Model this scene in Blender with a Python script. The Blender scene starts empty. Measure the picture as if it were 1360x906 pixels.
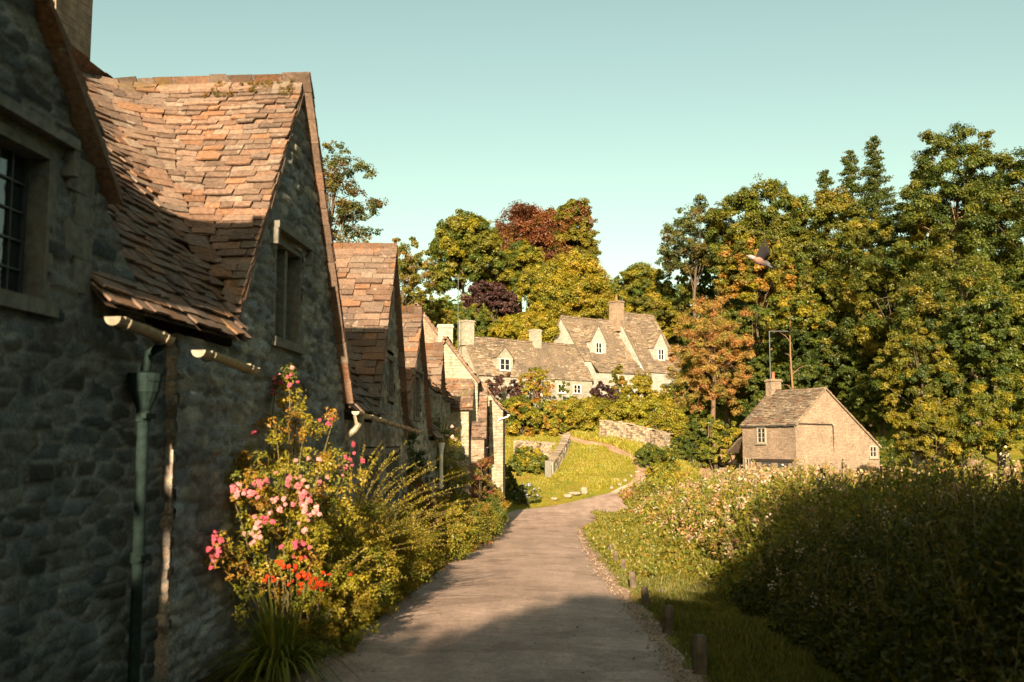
import bpy, math
import numpy as np
R = math.radians
rng = np.random.default_rng(7)
S = bpy.context.scene
COL = S.collection

# ------------------------------------------------------------------ camera, sky, sun, exposure
EYE = 1.6
FPX = 1322.0
PITCH = math.atan(135.0 / FPX)
cam = bpy.data.cameras.new('camera'); camo = bpy.data.objects.new('camera', cam); COL.objects.link(camo)
camo.location = (0, 0, EYE); camo.rotation_euler = (math.pi / 2 + PITCH, 0, 0)
cam.sensor_width = 36.0; cam.lens = 36.0 * FPX / 1360.0; cam.clip_end = 5000; cam.clip_start = 0.05
cam.dof.use_dof = True; cam.dof.focus_distance = 48; cam.dof.aperture_fstop = 2.4
S.camera = camo
SUN_EL, SUN_HEAD = R(17.5), R(4.25)          # light travels along +Y, 4.5 degrees towards +X
w = bpy.data.worlds.new('World'); S.world = w; w.use_nodes = True
nt = w.node_tree; nt.nodes.clear()
sky = nt.nodes.new('ShaderNodeTexSky'); sky.sky_type = 'NISHITA'; sky.sun_disc = False
sky.sun_elevation = SUN_EL; sky.sun_rotation = math.pi + SUN_HEAD
sky.air_density = 1.0; sky.dust_density = 1.0; sky.ozone_density = 2.0
tint = nt.nodes.new('ShaderNodeMix'); tint.data_type = 'RGBA'; tint.blend_type = 'MULTIPLY'
tint.inputs[0].default_value = 1.0; tint.inputs[7].default_value = (1.14, 1.0, 0.58, 1)
bg = nt.nodes.new('ShaderNodeBackground'); bg.inputs[1].default_value = 0.076
wo = nt.nodes.new('ShaderNodeOutputWorld')
nt.links.new(sky.outputs[0], tint.inputs[6]); nt.links.new(tint.outputs[2], bg.inputs[0]); nt.links.new(bg.outputs[0], wo.inputs[0])
sl = bpy.data.lights.new('sun', 'SUN'); sl.energy = 5.0; sl.angle = R(0.6); sl.color = (1, .79, .54)
so = bpy.data.objects.new('sun', sl); COL.objects.link(so)
so.rotation_euler = (math.pi / 2 - SUN_EL, 0, -SUN_HEAD)
S.view_settings.view_transform = 'Standard'; S.view_settings.look = 'None'
S.view_settings.exposure = 1.75; S.view_settings.gamma = 1.0
S.cycles.max_bounces = 4; S.cycles.diffuse_bounces = 2; S.cycles.glossy_bounces = 2
S.cycles.transmission_bounces = 2; S.cycles.transparent_max_bounces = 4
S.cycles.use_denoising = True; S.cycles.use_adaptive_sampling = True; S.cycles.adaptive_threshold = 0.02
S.cycles.caustics_reflective = False; S.cycles.caustics_refractive = False

_c, _s = math.cos(PITCH), math.sin(PITCH)
def at(px, py, Y):
    """world point at depth Y seen at photo pixel (px, py)"""
    u, v = px - 680.0, 453.0 - py
    dy = FPX * _c - v * _s; dz = FPX * _s + v * _c
    return np.array([u / dy * Y, Y, EYE + dz / dy * Y])

# ------------------------------------------------------------------ terrain
def sst(a, b, x):
    t = np.clip((x - a) / (b - a), 0, 1); return t * t * (3 - 2 * t)
def lane_z(y):
    y = np.asarray(y, float)
    k = .0507
    mid = -k * 40 - k * (y - 40) + k * (y - 40) ** 2 / 32
    return np.where(y < 40, -k * y, np.where(y < 56, mid, -k * 48))
def G(x, y):
    x = np.asarray(x, float); y = np.asarray(y, float)
    off = 15 * sst(7, 21, x) + 4.5 * sst(.5, 7, x)
    d = y - 62.5 - off
    rise = np.where(d < 0, 0, np.where(d < 9, .18 * d, 1.62 + .25 * (d - 9)))
    rise = np.where(d > 42, 9.87 + .19 * (d - 42), rise)
    rise = np.where(d > 150, 30.4 + .03 * (d - 150), rise)
    rise = rise + .22 * sst(0, .8, d)
    low = -.5 * sst(4, 11, x) * (1 - sst(60, 75, y)) * sst(-30, 0, y)
    und = .25 * np.sin(x * .21 + 1.3) * np.cos(y * .17) * sst(70, 110, y)
    up = 1.0 * sst(1.5, 9, x) * sst(55, 67, y)
    return lane_z(y) + rise + low + und + up
def gp(px, py):
    """ground point under a photo pixel"""
    Ys = np.linspace(3, 140, 6000)
    P = at(px, py, 1.0); dx, dz = P[0], P[2] - EYE
    h = EYE + dz * Ys - G(dx * Ys, Ys)
    i = int(np.argmax(h <= 0)); Y = Ys[i] if h[i] <= 0 else 140.0
    return np.array([dx * Y, Y, float(G(dx * Y, Y))])

# ------------------------------------------------------------------ materials
MATS = {}
def nodes(name):
    m = bpy.data.materials.new(name); m.use_nodes = True
    n = m.node_tree; n.nodes.clear()
    out = n.nodes.new('ShaderNodeOutputMaterial'); return m, n, out
def noise(n, scale, detail=4, vec=None, rough=.6):
    t = n.nodes.new('ShaderNodeTexNoise'); t.inputs['Scale'].default_value = scale
    t.inputs['Detail'].default_value = detail; t.inputs['Roughness'].default_value = rough
    if vec is not None: n.links.new(vec, t.inputs['Vector'])
    return t
def ramp(n, fac, stops):
    r = n.nodes.new('ShaderNodeValToRGB'); n.links.new(fac, r.inputs[0])
    e = r.color_ramp.elements
    while len(e) < len(stops): e.new(.5)
    for k, (p, c) in enumerate(stops):
        e[k].position = p; e[k].color = (*c, 1) if len(c) == 3 else c
    return r
def mixc(n, a, b, fac=.5, mode='MIX'):
    m = n.nodes.new('ShaderNodeMix'); m.data_type = 'RGBA'; m.blend_type = mode
    for s, i in ((fac, 0), (a, 6), (b, 7)):
        if hasattr(s, 'is_output') or isinstance(s, bpy.types.NodeSocket): n.links.new(s, m.inputs[i])
        elif i == 0: m.inputs[0].default_value = s
        else: m.inputs[i].default_value = (*s, 1)
    return m.outputs[2]
def bump(n, h, strength, dist):
    b = n.nodes.new('ShaderNodeBump'); b.inputs['Strength'].default_value = strength; b.inputs['Distance'].default_value = dist
    n.links.new(h, b.inputs['Height']); return b.outputs[0]
def attr(n, name='Col'):
    a = n.nodes.new('ShaderNodeAttribute'); a.attribute_name = name; return a.outputs['Color']
def objco(n):
    t = n.nodes.new('ShaderNodeTexCoord'); return t.outputs['Object']
def prin(n, out, col, rough=.85, normal=None, spec=.3, metal=0.0):
    p = n.nodes.new('ShaderNodeBsdfPrincipled')
    if isinstance(col, bpy.types.NodeSocket): n.links.new(col, p.inputs['Base Color'])
    else: p.inputs['Base Color'].default_value = (*col, 1)
    p.inputs['Roughness'].default_value = rough; p.inputs['Specular IOR Level'].default_value = spec
    p.inputs['Metallic'].default_value = metal
    if normal is not None: n.links.new(normal, p.inputs['Normal'])
    n.links.new(p.outputs[0], out.inputs[0]); return p
def m_leaf():
    m, n, out = nodes('leaf')
    c = attr(n)
    d = n.nodes.new('ShaderNodeBsdfDiffuse'); t = n.nodes.new('ShaderNodeBsdfTranslucent'); g = n.nodes.new('ShaderNodeBsdfGlossy')
    g.inputs['Roughness'].default_value = .45; g.inputs['Color'].default_value = (.6, .6, .6, 1)
    n.links.new(c, d.inputs[0]); n.links.new(mixc(n, c, (1.25, 1.15, .5), 1, 'MULTIPLY'), t.inputs[0])
    a = n.nodes.new('ShaderNodeMixShader'); a.inputs[0].default_value = .38
    n.links.new(d.outputs[0], a.inputs[1]); n.links.new(t.outputs[0], a.inputs[2])
    b = n.nodes.new('ShaderNodeMixShader'); b.inputs[0].default_value = .035
    n.links.new(a.outputs[0], b.inputs[1]); n.links.new(g.outputs[0], b.inputs[2]); n.links.new(b.outputs[0], out.inputs[0])
    return m
def m_petal():
    m, n, out = nodes('petal')
    c = attr(n)
    d = n.nodes.new('ShaderNodeBsdfDiffuse'); t = n.nodes.new('ShaderNodeBsdfTranslucent')
    n.links.new(c, d.inputs[0]); n.links.new(c, t.inputs[0])
    a = n.nodes.new('ShaderNodeMixShader'); a.inputs[0].default_value = .3
    n.links.new(d.outputs[0], a.inputs[1]); n.links.new(t.outputs[0], a.inputs[2]); n.links.new(a.outputs[0], out.inputs[0])
    return m
def m_attr(name, rough=.9, sc=30, var=(.7, 1.25), bst=.4, bd=.01, lichen=None, moss=None):
    m, n, out = nodes(name)
    v = objco(n); c = attr(n)
    t = noise(n, sc, 6, v); r = ramp(n, t.outputs[0], [(.3, (var[0],) * 3), (.7, (var[1],) * 3)])
    col = mixc(n, c, r.outputs[0], 1, 'MULTIPLY')
    if moss:
        t4 = noise(n, moss[1], 5, v); r4 = ramp(n, t4.outputs[0], [(moss[2], (0, 0, 0)), (moss[2] + .09, (.85, .85, .85))]); col = mixc(n, col, moss[0], r4.outputs[0])
        t5 = noise(n, .8, 4, v); r5 = ramp(n, t5.outputs[0], [(.35, (.72, .74, .76)), (.65, (1.12, 1.08, 1.04))]); col = mixc(n, col, r5.outputs[0], 1, 'MULTIPLY')
    if lichen:
        t2 = noise(n, lichen[1], 5, v); r2 = ramp(n, t2.outputs[0], [(lichen[2], (0, 0, 0)), (lichen[2] + .12, (1, 1, 1))])
        col = mixc(n, col, lichen[0], r2.outputs[0])
    prin(n, out, col, rough, bump(n, t.outputs[0], bst, bd), .2)
    return m
def m_rubble(name, c1, c2, mortar, sc=1.0, rowh=.13, bw=.34, patches=None):
    """coursed rubble for walls far away; Object coords: x along, z up are mixed so all faces work"""
    m, n, out = nodes(name)
    v = objco(n)
    sep = n.nodes.new('ShaderNodeSeparateXYZ'); n.links.new(v, sep.inputs[0])
    add = n.nodes.new('ShaderNodeMath'); add.operation = 'ADD'; n.links.new(sep.outputs[0], add.inputs[0]); n.links.new(sep.outputs[1], add.inputs[1])
    comb = n.nodes.new('ShaderNodeCombineXYZ'); n.links.new(add.outputs[0], comb.inputs[0]); n.links.new(sep.outputs[2], comb.inputs[1])
    nz = noise(n, 2.2, 3, v)
    vm = n.nodes.new('ShaderNodeVectorMath'); vm.operation = 'MULTIPLY_ADD'
    n.links.new(nz.outputs[1], vm.inputs[0]); vm.inputs[1].default_value = (.16, .10, 0); n.links.new(comb.outputs[0], vm.inputs[2])
    b = n.nodes.new('ShaderNodeTexBrick'); n.links.new(vm.outputs[0], b.inputs['Vector'])
    b.inputs['Scale'].default_value = sc; b.inputs['Brick Width'].default_value = bw; b.inputs['Row Height'].default_value = rowh
    b.inputs['Mortar Size'].default_value = .014; b.inputs['Mortar Smooth'].default_value = .6
    b.inputs['Color1'].default_value = (*c1, 1); b.inputs['Color2'].default_value = (*c2, 1); b.inputs['Mortar'].default_value = (*mortar, 1)
    b.inputs['Bias'].default_value = 0
    t = noise(n, 7, 6, v); r = ramp(n, t.outputs[0], [(.3, (.66,) * 3), (.7, (1.28,) * 3)])
    col = mixc(n, b.outputs[0], r.outputs[0], 1, 'MULTIPLY')
    t3 = noise(n, .9, 5, v); r3 = ramp(n, t3.outputs[0], [(.35, (.78, .80, .78)), (.65, (1.1, 1.08, 1.04))])
    col = mixc(n, col, r3.outputs[0], 1, 'MULTIPLY')
    if patches:
        t2 = noise(n, patches[1], 5, v); r2 = ramp(n, t2.outputs[0], [(patches[2], (0, 0, 0)), (patches[2] + .08, (1, 1, 1))])
        col = mixc(n, col, patches[0], r2.outputs[0])
    h = mixc(n, b.outputs[1], t.outputs[0], .55)
    inv = n.nodes.new('ShaderNodeInvert'); n.links.new(b.outputs[1], inv.inputs[1])
    h = mixc(n, inv.outputs[0], t.outputs[0], .5)
    prin(n, out, col, .93, bump(n, h, .9, .05), .15)
    return m
def m_plain(name, col, rough=.6, spec=.4, metal=0.0, sc=25, var=(.8, 1.15), bd=.002):
    m, n, out = nodes(name); v = objco(n); t = noise(n, sc, 5, v)
    r = ramp(n, t.outputs[0], [(.3, (var[0],) * 3), (.7, (var[1],) * 3)])
    prin(n, out, mixc(n, col, r.outputs[0], 1, 'MULTIPLY'), rough, bump(n, t.outputs[0], .4, bd), spec, metal)
    return m
def m_glass():
    m, n, out = nodes('window_glass'); v = objco(n); t = noise(n, 9, 2, v)
    prin(n, out, (.012, .018, .02), .08, bump(n, t.outputs[0], .25, .01), .7)
    return m
def m_ground():
    m, n, out = nodes('ground_grass'); v = objco(n)
    a = noise(n, .35, 6, v); b = noise(n, 9, 6, v); c = noise(n, 60, 3, v)
    r1 = ramp(n, a.outputs[0], [(.35, (.14, .16, .018)), (.5, (.20, .18, .020)), (.68, (.27, .18, .035))])
    r2 = ramp(n, b.outputs[0], [(.3, (.6,) * 3), (.7, (1.3,) * 3)])
    h = mixc(n, b.outputs[0], c.outputs[0], .5)
    prin(n, out, mixc(n, r1.outputs[0], r2.outputs[0], 1, 'MULTIPLY'), .95, bump(n, h, .8, .08), .1)
    return m
def m_road(name, ca, cb, cc, bst=.35):
    m, n, out = nodes(name); v = objco(n)
    a = noise(n, .5, 6, v); b = noise(n, 5, 8, v, .7); c = noise(n, 120, 3, v)
    sep = n.nodes.new('ShaderNodeMapping'); sep.inputs['Scale'].default_value = (1.6, .30, 1); n.links.new(v, sep.inputs[0])
    st = noise(n, 1.0, 4, sep.outputs[0])
    r1 = ramp(n, a.outputs[0], [(.3, ca), (.55, cb), (.75, cc)])
    r2 = ramp(n, b.outputs[0], [(.25, (.72,) * 3), (.75, (1.22,) * 3)])
    r3 = ramp(n, st.outputs[0], [(.35, (.84, .83, .82)), (.6, (1.1, 1.1, 1.1))])
    r4 = ramp(n, c.outputs[0], [(.35, (.6,) * 3), (.65, (1.35,) * 3)])
    col = mixc(n, r1.outputs[0], r2.outputs[0], 1, 'MULTIPLY'); col = mixc(n, col, r3.outputs[0], 1, 'MULTIPLY'); col = mixc(n, col, r4.outputs[0], 1, 'MULTIPLY')
    pt = noise(n, .9, 3, v, .5); rp = ramp(n, pt.outputs[0], [(.56, (1, 1, 1)), (.585, (.80, .79, .78))]); col = mixc(n, col, rp.outputs[0], 1, 'MULTIPLY')
    vo = n.nodes.new('ShaderNodeTexVoronoi'); vo.feature = 'DISTANCE_TO_EDGE'; vo.inputs['Scale'].default_value = 1.1
    vw = n.nodes.new('ShaderNodeVectorMath'); vw.operation = 'MULTIPLY_ADD'; n.links.new(b.outputs[1], vw.inputs[0]); vw.inputs[1].default_value = (.5, .5, .5); n.links.new(v, vw.inputs[2]); n.links.new(vw.outputs[0], vo.inputs['Vector'])
    rk = ramp(n, vo.outputs[0], [(.0, (.55, .53, .5)), (.012, (1, 1, 1))]); col = mixc(n, col, rk.outputs[0], .55, 'MULTIPLY')
    md = noise(n, 28, 4, v, .7); rm = ramp(n, md.outputs[0], [(.36, (.74, .73, .72)), (.5, (1, 1, 1)), (.68, (1.22, 1.2, 1.18))]); col = mixc(n, col, rm.outputs[0], 1, 'MULTIPLY')
    h = mixc(n, mixc(n, b.outputs[0], c.outputs[0], .5), md.outputs[0], .4)
    prin(n, out, col, .9, bump(n, h, min(1, bst * 1.8), .03), .25)
    return m
M = dict(
    leaf=m_leaf(), petal=m_petal(),
    slate=m_attr('stone_slate', .92, 26, (.6, 1.3), .6, .010, ((.29, .23, .18), 7.0, .62), ((.15, .105, .025), 1.3, .64)),
    slate_far=m_attr('stone_slate_far', .92, 9, (.5, 1.45), .7, .03, ((.40, .34, .26), 3.2, .60), ((.12, .095, .05), 1.6, .56)),
    rubble=m_attr('rubble_stone', .93, 45, (.55, 1.4), .9, .010, ((.17, .165, .145), 9.0, .66)),
    bark=m_attr('bark', .95, 14, (.5, 1.4), .8, .03),
    stone_pale=m_rubble('pale_rubble', (.33, .30, .235), (.24, .21, .155), (.30, .275, .22)),
    stone_warm=m_rubble('warm_rubble', (.30, .222, .165), (.225, .16, .12), (.28, .22, .17), rowh=.11, bw=.30),
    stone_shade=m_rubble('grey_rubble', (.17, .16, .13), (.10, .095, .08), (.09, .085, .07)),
    plaster=m_rubble('limewashed_rubble', (.33, .31, .26), (.25, .235, .20), (.31, .29, .25)),
    drystone=m_rubble('dry_stone', (.26, .21, .155), (.16, .125, .09), (.05, .04, .03), rowh=.10, bw=.26),
    limewash=m_rubble('white_limewash', (.38, .37, .34), (.32, .31, .28), (.36, .35, .32)),
    dressed=m_plain('dressed_stone', (.15, .14, .115), .9, .2, sc=14, var=(.6, 1.3), bd=.008),
    dressed_pale=m_plain('pale_dressed_stone', (.30, .265, .21), .9, .2, sc=10, var=(.7, 1.2), bd=.008),
    glass=m_glass(),
    lead=m_plain('lead_bar', (.05, .055, .055), .5, .4),
    white=m_plain('white_paint', (.62, .60, .55), .5, .4),
    gutter=m_plain('cream_gutter_paint', (.28, .24, .165), .45, .4, sc=12, var=(.55, 1.2)),
    green_iron=m_plain('green_cast_iron', (.014, .026, .023), .8, .12, sc=18, var=(.6, 1.3)),
    iron=m_plain('dark_iron', (.07, .08, .09), .5, .5),
    wood=m_plain('weathered_wood', (.11, .085, .06), .9, .2, sc=8, var=(.5, 1.4), bd=.01),
    wood_dark=m_plain('dark_timber', (.035, .028, .022), .9, .2),
    red_door=m_plain('red_door_paint', (.22, .035, .02), .6, .4),
    pot=m_plain('terracotta', (.30, .11, .055), .8, .3),
    boulder=m_plain('limestone_boulder', (.27, .21, .15), .95, .2, sc=6, var=(.6, 1.2), bd=.03),
    ground=m_ground(),
    road=m_road('dusty_asphalt', (.36, .25, .20), (.43, .305, .245), (.50, .36, .285)),
    dirt=m_road('dusty_shoulder', (.33, .20, .13), (.42, .27, .18), (.50, .34, .24), .8),
    soil=m_road('garden_soil', (.05, .035, .02), (.07, .05, .03), (.09, .06, .035), .9),
    feather=m_attr('feather', .8, 30, (.85, 1.1), .2, .003),
)

# ------------------------------------------------------------------ mesh builder
def rnd(a, b, n=None): return rng.uniform(a, b, n)
class MB:
    def __init__(s): s.v = []; s.f4 = []; s.f3 = []; s.c = []; s.n = 0
    def add(s, V, F, col=None):
        V = np.asarray(V, float).reshape(-1, 3); F = np.asarray(F, int)
        s.v.append(V); (s.f4 if F.shape[1] == 4 else s.f3).append(F + s.n)
        if col is None: col = (.5, .5, .5)
        col = np.asarray(col, float)
        s.c.append(np.broadcast_to(col, (len(V), 3)) if col.ndim == 1 else col)
        s.n += len(V)
    def box(s, c, ax, h, col=None, jit=0):
        """centre c, axes ax (3x3 rows), half sizes h"""
        sg = np.array([[-1, -1, -1], [1, -1, -1], [1, 1, -1], [-1, 1, -1], [-1, -1, 1], [1, -1, 1], [1, 1, 1], [-1, 1, 1]], float)
        V = np.asarray(c) + (sg * h) @ np.asarray(ax)
        if jit: V = V + rnd(-jit, jit, V.shape)
        s.add(V, [[3, 2, 1, 0], [4, 5, 6, 7], [0, 1, 5, 4], [1, 2, 6, 5], [2, 3, 7, 6], [3, 0, 4, 7]], col)
    def tube(s, P, r, k=8, col=None, cap=True):
        P = np.asarray(P, float); n = len(P); r = np.broadcast_to(np.asarray(r, float), (n,))
        T = np.gradient(P, axis=0); T /= np.linalg.norm(T, axis=1)[:, None] + 1e-9
        ref = np.array([0, 0, 1.0]) if abs(T[:, 2]).mean() < .8 else np.array([1.0, 0, 0])
        A = np.cross(T, ref); A /= np.linalg.norm(A, axis=1)[:, None] + 1e-9; B = np.cross(T, A)
        th = np.arange(k) * 2 * math.pi / k
        V = P[:, None] + r[:, None, None] * (np.cos(th)[None, :, None] * A[:, None] + np.sin(th)[None, :, None] * B[:, None])
        i = np.arange(n - 1)[:, None] * k; j = np.arange(k)[None]; j2 = (j + 1) % k
        F = np.stack([i + j, i + j2, i + k + j2, i + k + j], -1).reshape(-1, 4)
        s.add(V, F, col)
        if cap:
            for e in (0, n - 1):
                c = P[e]; V2 = np.vstack([V[e], c[None]]); s.add(V2, [[a, (a + 1) % k, k] if e else [(a + 1) % k, a, k] for a in range(k)], col)
    def prism(s, poly, O, U, V, N, d, col=None):
        """polygon in the (U,V) plane at O, extruded d along -N; fan caps (convex)"""
        p = np.array([O + a * U + b * V for a, b in poly]); q = p - d * N; n = len(p)
        s.add(np.vstack([p, q]), [[i, i + n, (i + 1) % n + n, (i + 1) % n] for i in range(n)], col)
        c0, c1 = p.mean(0), q.mean(0)
        s.add(np.vstack([p, c0]), [[i, (i + 1) % n, n] for i in range(n)], col)
        s.add(np.vstack([q, c1]), [[(i + 1) % n, i, n] for i in range(n)], col)
    def quad(s, a, b, c, d, col=None): s.add([a, b, c, d], [[0, 1, 2, 3]], col)
    def build(s, name, mat, parent=None, smooth=False, at0=None):
        V = np.vstack(s.v).astype(np.float32); C = np.vstack(s.c).astype(np.float32)
        f4 = np.vstack(s.f4) if s.f4 else np.zeros((0, 4), int); f3 = np.vstack(s.f3) if s.f3 else np.zeros((0, 3), int)
        me = bpy.data.meshes.new(name)
        me.vertices.add(len(V))
        org, ang = (np.zeros(3) if at0 is None else np.asarray(at0, float)), 0.0
        if parent is not None: org, ang = ORG[parent.name]; org = np.array(org)
        V = V - org
        if ang: ca, sa = math.cos(ang), math.sin(ang); V = np.stack([V[:, 0] * ca + V[:, 1] * sa, -V[:, 0] * sa + V[:, 1] * ca, V[:, 2]], 1)
        me.vertices.foreach_set('co', V.astype(np.float32).ravel())
        idx = np.concatenate([f4.ravel(), f3.ravel()]).astype(np.int32)
        me.loops.add(len(idx)); me.loops.foreach_set('vertex_index', idx)
        me.polygons.add(len(f4) + len(f3))
        st = np.concatenate([np.arange(len(f4)) * 4, len(f4) * 4 + np.arange(len(f3)) * 3]).astype(np.int32)
        me.polygons.foreach_set('loop_start', st)
        try: me.polygons.foreach_set('loop_total', np.concatenate([np.full(len(f4), 4), np.full(len(f3), 3)]).astype(np.int32))
        except Exception: pass
        me.polygons.foreach_set('use_smooth', np.full(len(st), bool(smooth)))
        me.update(calc_edges=True)
        a = me.color_attributes.new('Col', 'FLOAT_COLOR', 'POINT')
        a.data.foreach_set('color', np.hstack([C, np.ones((len(C), 1), np.float32)]).ravel())
        me.materials.append(M[mat] if isinstance(mat, str) else mat)
        o = bpy.data.objects.new(name, me); COL.objects.link(o)
        if parent is not None: o.parent = parent
        else: o.location = tuple(org)
        ORG[o.name] = (tuple(org), ang)
        return o
ORG = {}
def thing(name, label, cat, loc, group=None, rot=0.0):
    o = bpy.data.objects.new(name, None); COL.objects.link(o); o.location = tuple(float(a) for a in loc); o.empty_display_size = .3
    o.rotation_euler = (0, 0, rot); ORG[o.name] = (tuple(float(a) for a in loc), rot)
    o['label'] = label; o['category'] = cat
    if group: o['group'] = group
    return o
def tag(o, label, cat, group=None, kind=None):
    o['label'] = label; o['category'] = cat
    if group: o['group'] = group
    if kind: o['kind'] = kind
    return o
def copy_thing(src, name_children, loc, label, rotz=0, scale=(1, 1, 1)):
    r = src.copy(); COL.objects.link(r); r.location = tuple(float(a) for a in loc); r.rotation_euler = (0, 0, rotz); r.scale = scale
    r['label'] = label
    for ch in name_children:
        c = ch.copy(); COL.objects.link(c); c.parent = r
    return r
X3, Y3, Z3 = np.eye(3)
def nrm(v): v = np.asarray(v, float); return v / (np.linalg.norm(v) + 1e-12)

# ------------------------------------------------------------------ noise in numpy
def vnoise(u, v, seed=0):
    r = np.random.default_rng(seed).random((64, 64))
    iu, iv = np.floor(u).astype(int), np.floor(v).astype(int); fu, fv = u - iu, v - iv
    fu = fu * fu * (3 - 2 * fu); fv = fv * fv * (3 - 2 * fv)
    g = lambda a, b: r[a % 64, b % 64]
    return (g(iu, iv) * (1 - fu) + g(iu + 1, iv) * fu) * (1 - fv) + (g(iu, iv + 1) * (1 - fu) + g(iu + 1, iv + 1) * fu) * fv
def fbm(u, v, seed=0, o=3):
    return sum(vnoise(u * 2 ** k, v * 2 ** k, seed + k) / 2 ** k for k in range(o)) / sum(1 / 2 ** k for k in range(o))

# ------------------------------------------------------------------ rubble wall with real relief
def rubble(mb, O, U, N, inside, u0, u1, v0, v1, res, depth=.03, seed=1, base=(.16, .15, .125), mort=(.20, .195, .175), rowh=(.08, .20), sw=(.12, .40)):
    r = np.random.default_rng(seed)
    nu, nv = int((u1 - u0) / res) + 1, int((v1 - v0) / res) + 1
    u, v = np.meshgrid(np.linspace(u0, u1, nu), np.linspace(v0, v1, nv), indexing='ij')
    wu = u + .14 * (fbm(u * 2.7, v * 3.7, seed + 3, 2) - .5); wv = v + .17 * (fbm(u * 1.5, v * 2.2, seed + 9, 2) - .5) * .6
    cw, chh = sum(sw) / 2 * 1.45, sum(rowh) / 2 * .80
    gy = wv / chh; iy = np.floor(gy).astype(int); tab = r.random((97, 89, 6))
    F1 = np.full(u.shape, 9.0); F2 = F1.copy(); hh = np.zeros_like(u); tint = np.zeros(u.shape + (3,))
    for dj in (-1, 0, 1):
        jj = iy + dj; gx = wu / cw + .5 * (jj % 2); ix = np.floor(gx).astype(int)
        for di in (-1, 0, 1):
            ii = ix + di; c_ = tab[ii % 97, jj % 89]
            px = (ii + .5 + (c_[..., 0] - .5) * .85 - gx) * 1.0; py = (jj + .5 + (c_[..., 1] - .5) * .62 - gy) * 1.0
            dd = (np.abs(px) ** 4.5 + np.abs(py * (.85 + .35 * c_[..., 5])) ** 4.5) ** (1 / 4.5)
            near = dd < F1; F2 = np.where(near, F1, np.minimum(F2, dd)); F1 = np.where(near, dd, F1)
            hh = np.where(near, .35 + .75 * c_[..., 2], hh); tv = (.5 + 1.15 * c_[..., 3])[..., None] * (1 + (c_[..., 4:5] - .5) * .24 * np.array([1, .3, -1.0])); tint = np.where(near[..., None], tv, tint)
    du = dv = (F2 - F1) * .5 * (cw * .35 + chh * .65)
    d = np.minimum(du, dv) - .008 * fbm(u * 14, v * 14, seed + 5)
    prof = np.clip(d / .018, 0, 1); prof = prof * prof * (3 - 2 * prof)
    H = depth * (prof * hh + .55 * (fbm(u * 9, v * 9, seed + 7, 4) - .5)) + .05 * (fbm(u * .8, v * .8, seed + 11) - .5)
    mort = np.array(mort)
    C = mort * (1 - prof[..., None]) + np.array(base) * tint * prof[..., None]
    C = C * ((.45 + 1.1 * fbm(u * 5, v * 5, seed + 21, 4)) * (.6 + .8 * fbm(u * .9, v * .9, seed + 23)))[..., None]
    lime = np.clip((fbm(u * 3.1, v * 3.1, seed + 31, 4) - .56) / .06, 0, 1)[..., None] * np.clip((fbm(u * 17, v * 17, seed + 33, 2) - .35) / .2, 0, 1)[..., None]
    C = C * (1 - .45 * lime) + .45 * lime * np.array(base) * 2.0
    P = O + u[..., None] * U + v[..., None] * Z3 + H[..., None] * N
    ok = inside(u, v)
    cell = ok[:-1, :-1] & ok[1:, :-1] & ok[1:, 1:] & ok[:-1, 1:]
    i, j = np.nonzero(cell)
    F = np.stack([i * nv + j, (i + 1) * nv + j, (i + 1) * nv + j + 1, i * nv + j + 1], -1)
    if np.dot(np.cross(U, Z3), N) < 0: F = F[:, ::-1]
    used = np.unique(F); mp = np.full(nu * nv, -1); mp[used] = np.arange(len(used))
    mb.add(P.reshape(-1, 3)[used], mp[F], C.reshape(-1, 3)[used])

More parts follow.
